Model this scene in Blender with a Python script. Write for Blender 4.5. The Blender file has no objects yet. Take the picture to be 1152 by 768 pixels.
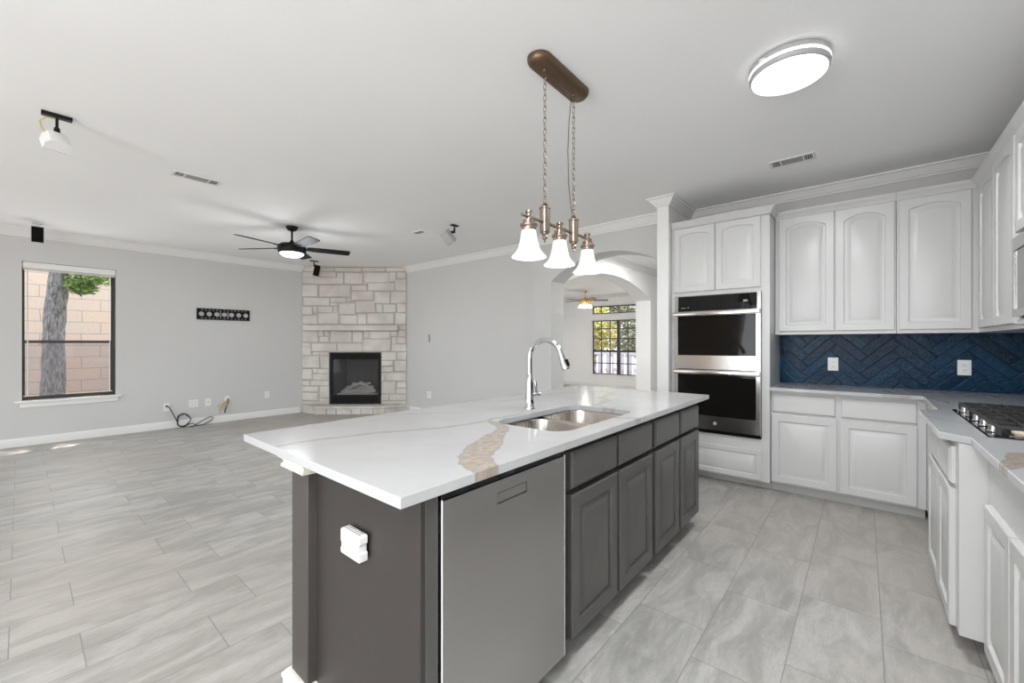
import bpy, bmesh, math, random
from mathutils import Vector, Matrix
from mathutils.geometry import tessellate_polygon
random.seed(7)
PI = math.pi
sc = bpy.context.scene
COL = sc.collection

# ------------------------------------------------------------------ camera
# X runs along the island away from the camera, Y to the left, Z up; metres
cam_d = bpy.data.cameras.new('camera')
cam = bpy.data.objects.new('camera', cam_d); COL.objects.link(cam)
HEAD = math.radians(40.1916)
cam.location = (0, 0, 1.296)
cam.rotation_euler = (PI/2, 0, HEAD - PI/2)
cam_d.sensor_width = 36
cam_d.lens = 467.833/1152*36
cam_d.shift_y = 2.06/1152
cam_d.clip_start = 0.02
sc.camera = cam

# ------------------------------------------------------------------ light
sc.view_settings.view_transform = 'Standard'
sc.view_settings.look = 'None'
sc.view_settings.exposure = 0.03
sc.view_settings.gamma = 1.0
sc.view_settings.use_curve_mapping = False
sc.cycles.use_denoising = True
sc.cycles.max_bounces = 8
sc.cycles.diffuse_bounces = 5
sc.cycles.glossy_bounces = 4
sc.cycles.transparent_max_bounces = 12
sc.cycles.caustics_reflective = False
sc.cycles.caustics_refractive = False
sc.cycles.sample_clamp_indirect = 6.0

w = bpy.data.worlds.new('sky'); sc.world = w; w.use_nodes = True
bg = w.node_tree.nodes['Background']
bg.inputs['Color'].default_value = (0.90, 0.955, 1.0, 1); bg.inputs['Strength'].default_value = 2.5

def light(name, kind, loc, rot, energy, color=(1, 1, 1), **kw):
    d = bpy.data.lights.new(name, kind); d.energy = energy; d.color = color
    for k, v in kw.items(): setattr(d, k, v)
    o = bpy.data.objects.new(name, d); COL.objects.link(o); o.location = loc; o.rotation_euler = rot
    return o
def daylight(name, loc, toward, energy, sx, sy, color=(.94, .975, 1.0), spread=PI):
    o = light(name, 'AREA', loc, (0, 0, 0), energy, color, shape='RECTANGLE', size=sx, size_y=sy, spread=spread)
    o.rotation_euler = (Vector(toward) - Vector(loc)).to_track_quat('-Z', 'Y').to_euler()
    return o
# daylight through the patio doors and windows of the rear wall; the right one is added fill
daylight('daylight_rear_a', (-3.4, 5.9, 1.15), (0, 5.4, 2.8), 30, 2.4, 2.0)
daylight('daylight_rear_b', (-3.4, 1.65, 1.15), (0, 2.0, 2.9), 74, 1.5, 2.0)
daylight('daylight_rear_c', (-3.4, -0.1, 1.45), (0, 0.3, 3.4), 34, 1.1, 1.4)
daylight('fill_right', (-1.7, -0.90, 1.25), (-0.9, 4, 2.6), 36, 2.2, 2.0)  # fill from an added opening, brightens the island fronts and TV wall
daylight('daylight_far_window', (11.1, 5.45, 1.3), (5, 5.45, 1.6), 5, 1.6, 1.9)
daylight('daylight_tv_wall_window', (0.45, 8.05, 1.45), (0.45, 0, 1.2), 9, 0.85, 1.6)
light('hall_fill', 'AREA', (6.4, 2.35, 2.70), (0, 0, 0), 34, (1, .99, .98), shape='DISK', size=.6)  # added fill with no fixture, brightens the arch soffit and hall
light('far_room_fill', 'AREA', (7.2, 6.5, 2.70), (0, 0, 0), 70, (1, .99, .98), shape='DISK', size=1.0)  # added fill, kept out of view and out of the counter reflection
light('kitchen_fill_behind', 'AREA', (-0.3, .25, 2.66), (0, 0, 0), 40, (.95, .98, 1), shape='DISK', size=.42)  # fill disc added behind the camera to brighten the kitchen
light('dining_fill_behind', 'AREA', (-1.9, .25, 2.66), (0, 0, 0), 28, (.95, .98, 1), shape='DISK', size=.42)  # second added fill disc behind the camera, no fixture
sun = light('sun', 'SUN', (0, 14, 12), (0, 0, 0), 11.0, (1, .94, .84), angle=0.01)
sun.rotation_euler = Vector((-0.20, -0.30, -0.90)).to_track_quat('-Z', 'Y').to_euler()

# ------------------------------------------------------------------ node helper
class G:
    def __init__(s, name, rough=.5, metal=0.0, color=(.8, .8, .8), spec=.5):
        s.m = bpy.data.materials.new(name); s.m.use_nodes = True
        s.nt = s.m.node_tree; s.b = s.nt.nodes['Principled BSDF']; s.out = s.nt.nodes['Material Output']
        s.b.inputs['Base Color'].default_value = (*color, 1)
        s.b.inputs['Roughness'].default_value = rough
        s.b.inputs['Metallic'].default_value = metal
        s.b.inputs['Specular IOR Level'].default_value = spec
    def n(s, t, **kw):
        x = s.nt.nodes.new(t)
        for k, v in kw.items(): setattr(x, k, v)
        return x
    def put(s, sock, v):
        if isinstance(v, bpy.types.NodeSocket): s.nt.links.new(v, sock)
        elif isinstance(v, (tuple, list)) and sock.type == 'RGBA' and len(v) == 3: sock.default_value = (*v, 1)
        else: sock.default_value = v
    def pos(s): return s.n('ShaderNodeNewGeometry').outputs['Position']
    def obj(s): return s.n('ShaderNodeTexCoord').outputs['Object']
    def sep(s, v):
        x = s.n('ShaderNodeSeparateXYZ'); s.put(x.inputs[0], v); return x.outputs
    def comb(s, a, b, c=0.0):
        x = s.n('ShaderNodeCombineXYZ')
        for i, v in enumerate((a, b, c)): s.put(x.inputs[i], v)
        return x.outputs[0]
    def math(s, op, a, b=None, c=None, clamp=False):
        x = s.n('ShaderNodeMath', operation=op, use_clamp=clamp)
        for i, v in enumerate((a, b, c)):
            if v is not None: s.put(x.inputs[i], v)
        return x.outputs[0]
    def vm(s, op, a, b=None, scale=None):
        x = s.n('ShaderNodeVectorMath', operation=op)
        s.put(x.inputs[0], a)
        if b is not None: s.put(x.inputs[1], b)
        if scale is not None: s.put(x.inputs['Scale'], scale)
        return x.outputs['Value'] if op in ('DOT_PRODUCT', 'LENGTH', 'DISTANCE') else x.outputs['Vector']
    def noise(s, v, scale, detail=3.0, rough=.5, dist=0.0, col=False):
        x = s.n('ShaderNodeTexNoise')
        s.put(x.inputs['Vector'], v)
        for k, t in (('Scale', scale), ('Detail', detail), ('Roughness', rough), ('Distortion', dist)): s.put(x.inputs[k], t)
        return x.outputs['Color'] if col else x.outputs['Fac']
    def white(s, v):
        x = s.n('ShaderNodeTexWhiteNoise', noise_dimensions='3D'); s.put(x.inputs['Vector'], v); return x.outputs
    def mix(s, f, a, b, mode='MIX'):
        x = s.n('ShaderNodeMix', data_type='RGBA', blend_type=mode)
        s.put(x.inputs[0], f); s.put(x.inputs[6], a); s.put(x.inputs[7], b); return x.outputs[2]
    def step(s, v, a, b, c=0.0, d=1.0):
        x = s.n('ShaderNodeMapRange', interpolation_type='SMOOTHSTEP')
        for i, t in enumerate((v, a, b, c, d)): s.put(x.inputs[i], t)
        return x.outputs[0]
    def bump(s, h, strength=.3, dist=.01):
        x = s.n('ShaderNodeBump'); s.put(x.inputs['Height'], h)
        x.inputs['Strength'].default_value = strength; x.inputs['Distance'].default_value = dist
        s.put(s.b.inputs['Normal'], x.outputs[0])
    def col(s, v): s.put(s.b.inputs['Base Color'], v)
    def set(s, k, v): s.put(s.b.inputs[k], v); return s

M = {}
def simple(key, color, rough=.5, metal=0.0, spec=.5, emit=0.0, ecol=None):
    g = G(key, rough, metal, color, spec)
    if emit:
        g.b.inputs['Emission Color'].default_value = (*(ecol or color), 1); g.b.inputs['Emission Strength'].default_value = emit
    M[key] = g.m; return g
def textured(key, color, rough, bscale, bstr, bdist=.002, var=.03, spec=.5):
    g = G(key, rough, 0, color, spec); p = g.pos()
    n = g.noise(p, bscale, 3, .6); g.bump(n, bstr, bdist)
    v = g.noise(p, 1.3, 2, .5)
    g.col(g.mix(v, tuple(c*(1-var) for c in color), tuple(min(1, c*(1+var)) for c in color)))
    M[key] = g.m; return g

textured('wall_paint', (.63, .63, .625), .75, 90, .10)
textured('ceiling_paint', (.93, .93, .928), .9, 120, .12)
textured('trim_paint', (.82, .82, .81), .4, 30, .02)
textured('cabinet_white', (.615, .615, .608), .30, 14, .03, var=.012)
textured('toe_shade_grey', (.50, .495, .485), .6, 20, .03)  # shade of the toe-kick recess put into the colour
textured('island_brown_lit', (.080, .077, .073), .33, 16, .04, var=.06)  # island paint as lit on the door fronts, light level in the colour
textured('island_brown_shaded', (.036, .030, .0275), .42, 16, .03, var=.05)  # same island paint darkened, as the end panel gets less light
textured('half_wall_brown', (.062, .053, .048), .5, 160, .5, .003, var=.08)
textured('cream_trim', (.80, .77, .70), .45, 40, .05)
simple('black_gap', (.012, .011, .010), .6)
simple('black_metal', (.008, .008, .009), .5, spec=.2)
simple('black_matte', (.006, .006, .006), .8, spec=.1)
simple('black_iron', (.020, .019, .019), .45)
simple('dark_bronze', (.055, .050, .045), .4, .3)
simple('bronze', (.30, .215, .15), .32, .9)
simple('bronze_dark', (.17, .115, .075), .38, .85)
simple('nickel_bronze', (.33, .265, .215), .26, .95)
simple('chrome', (.60, .60, .605), .14, 1.0)
simple('silver_plastic', (.50, .50, .51), .35, .2)
simple('white_plastic', (.84, .84, .83), .35)
simple('white_metal', (.80, .80, .79), .4)
simple('grey_vent', (.36, .35, .33), .6)
simple('dark_vent', (.03, .03, .03), .8)
simple('black_glass', (.006, .006, .007), .03, spec=.35)
simple('oven_glass', (.008, .0075, .007), .04, spec=.16)
simple('micro_glass', (.16, .16, .165), .12, .3)
simple('brass', (.72, .47, .16), .25, 1.0)
simple('fan_wood', (.10, .07, .05), .5)
simple('cord_black', (.01, .01, .01), .5)
simple('wire_tan', (.55, .42, .22), .6)
simple('wire_yellow', (.62, .50, .18), .6)
simple('ember_grey', (.22, .21, .205), .9)
textured('door_wood', (.52, .34, .19), .4, 25, .1, var=.15)
simple('burner_cream', (.78, .68, .56), .4, .2)
simple('rubber', (.02, .02, .02), .7)
simple('shade_glass', (.90, .90, .89), .35, emit=.22, ecol=(1, .985, .96))
simple('light_diffuser', (.95, .95, .95), .4, emit=2.2, ecol=(1, 1, 1))
simple('fan_lens', (.95, .95, .95), .4, emit=4.0, ecol=(.97, .99, 1))
simple('far_lens', (.95, .93, .9), .4, emit=2.2, ecol=(1, .93, .8))

def steel(key, color, rough, stretch=(1, 1, 60), amt=.14, bs=.04):
    g = G(key, rough, 1.0, color); p = g.pos()
    v = g.vm('MULTIPLY', p, stretch)
    n = g.noise(v, 6, 3, .6)
    g.set('Roughness', g.math('ADD', g.math('MULTIPLY', n, amt), rough-amt/2))
    g.bump(n, bs, .002); M[key] = g.m
steel('steel', (.46, .445, .425), .19, (1, 60, 1), .07, .02)
steel('steel_dishwasher', (.44, .43, .42), .30, (90, 1, .5), .05, .008)
steel('steel_sink', (.50, .46, .42), .26, (30, 1, 1))

# clear pane: see-through with a Fresnel reflection
def pane(key, tint=(1, 1, 1), haze=0.0):
    m = bpy.data.materials.new(key); m.use_nodes = True; nt = m.node_tree
    nt.nodes.remove(nt.nodes['Principled BSDF']); out = nt.nodes['Material Output']
    tr = nt.nodes.new('ShaderNodeBsdfTransparent'); tr.inputs[0].default_value = (*tint, 1)
    gl = nt.nodes.new('ShaderNodeBsdfGlossy'); gl.inputs['Roughness'].default_value = .02
    fr = nt.nodes.new('ShaderNodeFresnel')
    ge = nt.nodes.new('ShaderNodeNewGeometry'); ma = nt.nodes.new('ShaderNodeMath'); ma.operation = 'MULTIPLY_ADD'
    ma.inputs[1].default_value = 1/1.3-1.3; ma.inputs[2].default_value = 1.3      # same reflectance entering and leaving the thin pane
    nt.links.new(ge.outputs['Backfacing'], ma.inputs[0]); nt.links.new(ma.outputs[0], fr.inputs[0])
    mx = nt.nodes.new('ShaderNodeMixShader')
    nt.links.new(fr.outputs[0], mx.inputs[0]); nt.links.new(tr.outputs[0], mx.inputs[1]); nt.links.new(gl.outputs[0], mx.inputs[2])
    last = mx
    if haze:
        df = nt.nodes.new('ShaderNodeBsdfDiffuse'); df.inputs[0].default_value = (.45, .45, .47, 1)
        m2 = nt.nodes.new('ShaderNodeMixShader'); m2.inputs[0].default_value = haze
        nt.links.new(mx.outputs[0], m2.inputs[1]); nt.links.new(df.outputs[0], m2.inputs[2]); last = m2
    nt.links.new(last.outputs[0], out.inputs[0]); M[key] = m
pane('pane'); pane('screen_mesh', (.92, .92, .94), .10); pane('firebox_glass', (.85, .85, .85), .02)

# ---- floor: 12 x 24 inch porcelain laid in staggered rows along X
g = G('floor_tile', .4, 0, (.4, .4, .4), .28); p = g.pos(); x, y, z = g.sep(p)[:3]
ry = g.math('DIVIDE', g.math('SUBTRACT', y, .851), .3048)
row = g.math('FLOOR', ry); fy = g.math('FRACT', ry)
odd = g.math('MODULO', g.math('ADD', row, 100.0), 2.0)
off = g.math('ADD', g.math('MULTIPLY', odd, .204), -.0305)
tx = g.math('DIVIDE', g.math('SUBTRACT', x, off), .608)
colm = g.math('FLOOR', tx); fx = g.math('FRACT', tx)
ex = g.math('MULTIPLY', g.math('MINIMUM', fx, g.math('SUBTRACT', 1.0, fx)), .608)
ey = g.math('MULTIPLY', g.math('MINIMUM', fy, g.math('SUBTRACT', 1.0, fy)), .3048)
edge = g.math('MINIMUM', ex, ey)
grout = g.step(edge, .0012, .0030, 1.0, 0.0)
rnd = g.white(g.comb(colm, row, 3.0))
seed = g.vm('SCALE', rnd['Color'], scale=9.0)
q = g.vm('ADD', g.vm('MULTIPLY', p, (.85, 2.6, 1)), seed)
n1 = g.noise(q, 2.6, 6, .62, .9)
n2 = g.noise(g.vm('ADD', g.vm('MULTIPLY', p, (1.6, 6.0, 1)), seed), 5.0, 5, .65, .5)
n3 = g.noise(p, .45, 2, .5)
vein = g.step(g.math('ABSOLUTE', g.math('SUBTRACT', n2, .5)), 0.0, .035, 1.0, 0.0)
c = g.mix(g.step(n1, .32, .68), (.315, .31, .29), (.50, .485, .465))
c = g.mix(g.math('MULTIPLY', g.step(n2, .55, .75), .45), c, (.57, .555, .535))
c = g.mix(g.math('MULTIPLY', vein, .26), c, (.27, .255, .24))
c = g.mix(g.math('MULTIPLY', g.math('SUBTRACT', rnd['Value'], .5), .22), c, (.43, .395, .36))
c = g.mix(g.math('MULTIPLY', g.step(n3, .42, .62), .40), c, (.44, .39, .345))
c = g.mix(g.math('MULTIPLY', grout, .62), c, (.20, .195, .19))
g.col(c)
g.set('Roughness', g.math('ADD', g.math('MULTIPLY', n1, .16), .36))
g.bump(g.math('ADD', g.math('MULTIPLY', grout, -1.0), g.math('MULTIPLY', n2, .25)), .35, .002)
M['floor_tile'] = g.m

# ---- quartz with hand-laid veins (metres on the real slab)
def quartz(key, grey, brown, extra=.25):
    g = G(key, .12, 0, (.86, .86, .86), .5); p = g.pos(); x, y, z = g.sep(p)[:3]
    p2 = g.comb(x, y, 0.0)
    wob = g.vm('SUBTRACT', g.noise(p2, 9.0, 4, .6, col=True), (.5, .5, .5))
    wob2 = g.vm('SUBTRACT', g.noise(p2, 26.0, 2, .5, col=True), (.5, .5, .5))
    pw = g.vm('ADD', g.vm('ADD', p2, g.vm('SCALE', wob, scale=.060)), g.vm('SCALE', wob2, scale=.014))
    pw = g.vm('MULTIPLY', pw, (1, 1, 0))
    def field(lines):
        best = None
        for pts in lines:
            for (ax, ay, aw), (bx, by, bw) in zip(pts, pts[1:]):
                dx, dy = bx-ax, by-ay; L2 = dx*dx+dy*dy
                pa = g.vm('SUBTRACT', pw, (ax, ay, 0))
                h = g.math('MULTIPLY', g.vm('DOT_PRODUCT', pa, (dx, dy, 0)), 1/L2, clamp=True)
                d = g.vm('LENGTH', g.vm('SUBTRACT', pa, g.vm('SCALE', (dx, dy, 0), scale=h)))
                d = g.math('SUBTRACT', d, g.math('ADD', g.math('MULTIPLY', h, bw-aw), aw))
                best = d if best is None else g.math('MINIMUM', best, d)
        return best
    base = g.mix(g.step(g.noise(p2, 2.2, 4, .6), .3, .7), (.46, .46, .467), (.505, .505, .509))
    fine = g.noise(p2, 2.1, 5, .6, .6)
    fm = g.math('MULTIPLY', g.step(g.math('ABSOLUTE', g.math('SUBTRACT', fine, .5)), 0.0, .012, 1.0, 0.0), g.step(g.noise(p2, 1.1, 2), .5, .7))
    c = g.mix(g.math('MULTIPLY', fm, extra), base, (.55, .54, .53))
    dg = field(grey)
    shade = g.step(g.noise(p2, 30, 3, .6), .3, .75, .55, 1.0)
    c = g.mix(g.math('MULTIPLY', g.step(dg, 0.0, .006, 1.0, 0.0), g.math('MULTIPLY', shade, .85)), c, (.33, .32, .31))
    if brown:
        db = field(brown)
        c = g.mix(g.math('MULTIPLY', g.step(db, -.001, .004, 1.0, 0.0), .9), c, (.31, .285, .26))
        inner = g.mix(g.step(g.noise(p2, 34, 4, .65), .35, .7), (.33, .275, .23), (.46, .40, .345))
        c = g.mix(g.step(db, -.010, -.002, 1.0, 0.0), c, inner)
    g.col(c); M[key] = g.m
def W(pts, w0, w1=None):
    w1 = w0 if w1 is None else w1; n = len(pts)-1
    return [(x, y, w0+(w1-w0)*i/n) for i, (x, y) in enumerate(pts)]
quartz('quartz_island',
    [W([(.62, 1.66), (.69, 1.655), (.80, 1.64), (.97, 1.59), (1.14, 1.50), (1.24, 1.45), (1.38, 1.42), (1.48, 1.41)], .012, .015),
     W([(1.09, 2.07), (1.28, 1.93), (1.43, 1.82), (1.58, 1.71)], .006, .004),
     W([(1.48, 1.41), (1.54, 1.43), (1.66, 1.415), (1.76, 1.40)], .018, .010),
     W([(2.49, 1.81), (2.76, 1.75), (2.98, 1.60)], .008, .006), W([(2.98, 1.60), (2.94, 1.46), (2.64, 1.41), (2.54, 1.31), (2.28, 1.25), (2.25, 1.12)], .030, .018),
     W([(2.70, 1.42), (3.25, 1.30)], .006), W([(2.05, 1.82), (2.55, 1.72)], .003, .005), W([(1.98, .95), (2.03, .87)], .022)],
    [W([(1.48, 1.37), (1.43, 1.27), (1.33, 1.19)], .022, .030), W([(1.33, 1.19), (1.22, 1.14), (1.10, 1.07)], .030, .062), W([(1.10, 1.07), (.99, 1.00), (.94, .95)], .062, .050), W([(.94, .95), (.91, .87), (.91, .84)], .052, .040)])
quartz('quartz_wall',
    [W([(3.12, -.24), (3.0, -.30), (2.88, -.39)], .004), W([(4.10, -.33), (3.89, -.41), (3.68, -.45)], .007, .004),
     W([(4.60, -.55), (4.62, -.72), (4.42, -.72)], .012, .006), W([(4.35, .63), (4.28, .42)], .012, .006), W([(4.22, .30), (4.24, .12)], .007),
     W([(4.56, -.08), (4.37, -.16)], .012), W([(4.62, .33), (4.47, .24)], .008), W([(4.20, -.12), (4.20, -.26)], .010)],
    [W([(1.93, -.31), (2.02, -.36), (2.20, -.43), (2.3, -.6)], .020, .05)])

# ---- blue herringbone wall tile on the wall at X = 4.79 (local axes Y, Z turned 45 degrees)
g = G('herringbone_tile', .06, 0, (.01, .05, .12), .11); p = g.pos(); x, y, z = g.sep(p)[:3]
T = .076; NL = 4.0
ca = math.cos(PI/4)/T
a = g.math('ADD', g.math('MULTIPLY', y, ca), g.math('MULTIPLY', z, ca))
b = g.math('SUBTRACT', g.math('MULTIPLY', z, ca), g.math('MULTIPLY', y, ca))
a = g.math('ADD', a, 400.3); b = g.math('ADD', b, 400.7)
i = g.math('FLOOR', a); j = g.math('FLOOR', b); fa = g.math('FRACT', a); fb = g.math('FRACT', b)
k = g.math('MODULO', g.math('ADD', g.math('SUBTRACT', i, j), 800.0), 2*NL)
hor = g.math('LESS_THAN', k, NL-.5)
kk = g.math('SUBTRACT', 2*NL-1, k)
def sel(u, v): return g.math('ADD', g.math('MULTIPLY', hor, u), g.math('MULTIPLY', g.math('SUBTRACT', 1.0, hor), v))
lx = sel(g.math('ADD', k, fa), g.math('ADD', kk, fb)); ly = sel(fb, fa)
si = sel(g.math('SUBTRACT', i, k), i); sj = sel(j, g.math('SUBTRACT', j, kk))
ed = g.math('MULTIPLY', g.math('MINIMUM', g.math('MINIMUM', lx, g.math('SUBTRACT', NL, lx)), g.math('MINIMUM', ly, g.math('SUBTRACT', 1.0, ly))), T)
gro = g.step(ed, .0008, .0022, 1.0, 0.0)
r = g.white(g.comb(si, sj, g.math('MULTIPLY', hor, 7.0)))
tint = g.mix(r['Value'], (.002, .022, .058), (.006, .052, .110))
cl = g.noise(p, 26, 3, .6)
tint = g.mix(g.math('MULTIPLY', cl, .5), tint, (.002, .014, .040))
g.col(g.mix(gro, tint, (.002, .010, .028)))
rx, rz, _ = g.sep(r['Color'])[:3]
tilt = g.math('ADD', g.math('MULTIPLY', g.math('MULTIPLY', g.math('SUBTRACT', rx, .5), lx), .55), g.math('MULTIPLY', g.math('MULTIPLY', g.math('SUBTRACT', rz, .5), ly), 1.0))
pill = g.step(ed, 0.0, .008, 0.0, .45)
hgt = g.math('ADD', g.math('ADD', tilt, pill), g.math('ADD', g.math('MULTIPLY', g.noise(p, 34, 2, .5), 1.2), g.math('MULTIPLY', g.noise(p, 95, 2, .5), .7)))
g.bump(hgt, .6, .0030); M['herringbone_tile'] = g.m

# ---- stones, bark, leaves, fence
g = G('limestone', .85, 0, (.7, .67, .62), .2); p = g.pos()
n1 = g.noise(p, 3.0, 3, .5); n2 = g.noise(p, 26, 5, .65)
c = g.mix(g.step(n1, .3, .7), (.60, .565, .52), (.74, .715, .675))
c = g.mix(g.math('MULTIPLY', g.step(n2, .52, .8), .35), c, (.48, .43, .38))
g.col(c); g.bump(n2, .5, .006); M['limestone'] = g.m
textured('mortar', (.47, .44, .41), .95, 60, .5, .003)
g = G('neighbour_stone', .9, 0, (.7, .6, .5), .1); p = g.pos(); x, y, z = g.sep(p)[:3]
bt = g.n('ShaderNodeTexBrick'); g.put(bt.inputs['Vector'], g.comb(g.math('ADD', x, g.math('MULTIPLY', g.noise(p, 2, 2), .05)), z, 0.0))
for k_, v_ in (('Scale', 1.0), ('Mortar Size', .006), ('Brick Width', .50), ('Row Height', .21), ('Mortar Smooth', .2), ('Bias', 0.0)): bt.inputs[k_].default_value = v_
g.put(bt.inputs['Color1'], (.74, .62, .54)); g.put(bt.inputs['Color2'], (.68, .62, .58)); g.put(bt.inputs['Mortar'], (.42, .37, .34))
c = g.mix(g.math('MULTIPLY', g.step(g.noise(p, 1.7, 4, .6), .45, .75), .55), bt.outputs['Color'], (.76, .57, .45))
c = g.mix(g.math('MULTIPLY', g.step(g.noise(p, 20, 4, .7), .45, .8), .3), c, (.45, .38, .34))
g.col(c); g.bump(g.math('SUBTRACT', g.noise(p, 30, 4), bt.outputs['Fac']), .4, .01); M['neighbour_stone'] = g.m
g = G('bark', .9, 0, (.3, .3, .3), .1); p = g.pos(); n = g.noise(g.vm('MULTIPLY', p, (1, 1, .25)), 38, 5, .7, .6)
g.col(g.mix(g.step(n, .35, .65), (.12, .13, .145), (.40, .42, .46))); g.bump(n, .9, .02); M['bark'] = g.m
def leafmat(key, a_, b_):
    g = G(key, .6, 0, a_, .3); n = g.noise(g.pos(), 12, 2)
    g.col(g.mix(g.step(n, .35, .65), a_, b_)); M[key] = g.m
leafmat('leaf_green', (.08, .22, .035), (.34, .48, .16)); leafmat('leaf_yellow', (.30, .30, .08), (.62, .58, .22)); leafmat('leaf_grey', (.22, .25, .18), (.46, .48, .38))
textured('fence_wood', (.40, .43, .52), .9, 30, .3); textured('fence_pale', (.74, .76, .80), .9, 30, .3)
textured('soil', (.30, .22, .17), 1.0, 12, .6, .02, .2)
textured('log_ash', (.55, .53, .51), 1.0, 40, .8, .006, .25)
textured('firebrick', (.13, .128, .125), 1.0, 30, .4)

# ------------------------------------------------------------------ mesh builder
class MB:
    def __init__(s): s.bm = bmesh.new()
    def merge(s, b):
        me = bpy.data.meshes.new('tmp'); b.to_mesh(me); b.free(); s.bm.from_mesh(me); bpy.data.meshes.remove(me); return s
    def box(s, a, b, bev=0.0, seg=1, mtx=None):
        t = bmesh.new(); bmesh.ops.create_cube(t, size=1)
        lo = [min(p, q) for p, q in zip(a, b)]; hi = [max(p, q) for p, q in zip(a, b)]
        for v in t.verts: v.co = Vector([lo[k]+(hi[k]-lo[k])*(v.co[k]+.5) for k in range(3)])
        if bev: bmesh.ops.bevel(t, geom=t.edges[:], offset=min(bev, min(h-l for h, l in zip(hi, lo))*.45), segments=seg, affect='EDGES', profile=.6)
        if mtx: t.transform(mtx)
        return s.merge(t)
    def rings(s, R, closed=True, cap0=True, cap1=True):
        t = bmesh.new(); V = [[t.verts.new(p) for p in r] for r in R]; n = len(R[0])
        for a, b in zip(V, V[1:]):
            for k in range(n if closed else n-1):
                q = (k+1) % n
                try: t.faces.new((a[k], a[q], b[q], b[k]))
                except ValueError: pass
        if cap0: t.faces.new(V[0])
        if cap1: t.faces.new(list(reversed(V[-1])))
        bmesh.ops.remove_doubles(t, verts=t.verts[:], dist=1e-6)
        bmesh.ops.recalc_face_normals(t, faces=t.faces[:])
        return s.merge(t)
    def lathe(s, c, prof, seg=24, axis=(0, 0, 1)):
        q = Vector((0, 0, 1)).rotation_difference(Vector(axis)).to_matrix(); c = Vector(c)
        R = [[c + q @ Vector((max(r, 1e-5)*math.cos(2*PI*k/seg), max(r, 1e-5)*math.sin(2*PI*k/seg), z)) for k in range(seg)] for r, z in prof]
        return s.rings(R)
    def tube(s, pts, r, seg=8, closed=False):
        P = [Vector(p) for p in pts]; n = len(P); rs = r if isinstance(r, (list, tuple)) else [r]*n
        T = []
        for k in range(n):
            if closed: t = P[(k+1) % n]-P[k-1]
            else: t = P[min(k+1, n-1)]-P[max(k-1, 0)]
            T.append(t.normalized())
        u = T[0].orthogonal().normalized(); R = []
        for k in range(n):
            if k: u = (T[k-1].rotation_difference(T[k])) @ u
            u = (u - T[k]*u.dot(T[k])).normalized(); w_ = T[k].cross(u)
            R.append([P[k] + (u*math.cos(2*PI*a/seg) + w_*math.sin(2*PI*a/seg))*rs[k] for a in range(seg)])
        if closed:
            R.append(R[0]); return s.rings(R, cap0=False, cap1=False)
        return s.rings(R)
    def prism(s, poly, lo, hi, holes=(), f=lambda a, b, c: (a, b, c)):
        t = bmesh.new(); loops = [list(poly)] + [list(h) for h in holes]
        tri = tessellate_polygon([[Vector((a, b, 0)) for a, b in L] for L in loops])
        flat = [q for L in loops for q in L]
        A = [t.verts.new(f(a, b, lo)) for a, b in flat]; B = [t.verts.new(f(a, b, hi)) for a, b in flat]
        for q in tri:
            for V in (A, B):
                try: t.faces.new([V[k] for k in q])
                except ValueError: pass
        st = 0
        for L in loops:
            n = len(L)
            for k in range(n):
                p, q = st+k, st+(k+1) % n
                t.faces.new((A[p], A[q], B[q], B[p]))
            st += n
        bmesh.ops.recalc_face_normals(t, faces=t.faces[:])
        bmesh.ops.dissolve_limit(t, angle_limit=.001, verts=t.verts[:], edges=t.edges[:])
        return s.merge(t)
    def sweep(s, path, prof):
        """profile (offset to the right of the path, z) swept along a flat path with mitred corners"""
        P = [Vector(p) for p in path]; n = len(P); R = []
        for k in range(n):
            d0 = (P[k]-P[k-1]).normalized() if k else None; d1 = (P[k+1]-P[k]).normalized() if k < n-1 else None
            r0 = Vector((d0.y, -d0.x)) if d0 else None; r1 = Vector((d1.y, -d1.x)) if d1 else None
            if r0 is None: m = r1
            elif r1 is None: m = r0
            else:
                m = (r0+r1); m = m/ (m.dot(r0))
            R.append([Vector((P[k].x+m.x*o, P[k].y+m.y*o, z)) for o, z in prof])
        return s.rings(R)
    def build(s, name, m, parent=None, origin=None):
        me = bpy.data.meshes.new(name)
        if origin is None: origin = ORG.get(parent.name, Vector((0, 0, 0))) if parent else Vector((0, 0, 0))
        origin = Vector(origin)
        s.bm.transform(Matrix.Translation(-origin))
        s.bm.to_mesh(me); s.bm.free()
        me.materials.append(M[m] if isinstance(m, str) else m)
        me.polygons.foreach_set('use_smooth', [True]*len(me.polygons)); me.set_sharp_from_angle(angle=math.radians(32))
        o = bpy.data.objects.new(name, me); COL.objects.link(o)
        if parent: o.parent = parent; ORG[o.name] = origin
        else: o.location = origin; ORG[o.name] = origin
        return o
ORG = {}
def tag(o, label=None, cat=None, group=None, kind=None):
    for k, v in (('label', label), ('category', cat), ('group', group), ('kind', kind)):
        if v: o[k] = v
    return o
def thing(name, label, cat, loc, group=None):
    o = bpy.data.objects.new(name, None); COL.objects.link(o); o.location = loc; o.empty_display_size = .05
    ORG[o.name] = Vector(loc); return tag(o, label, cat, group)
def struct(name, mb, m): return tag(mb.build(name, m), kind='structure')
def copy_tree(o, loc=None, rot=None, label=None, parent=None):
    c = o.copy(); COL.objects.link(c)
    if parent: c.parent = parent
    for ch in list(o.children): copy_tree(ch, parent=c)
    if loc is not None: c.location = loc
    if rot is not None: c.rotation_euler = rot
    if label: c['label'] = label
    return c
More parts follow.
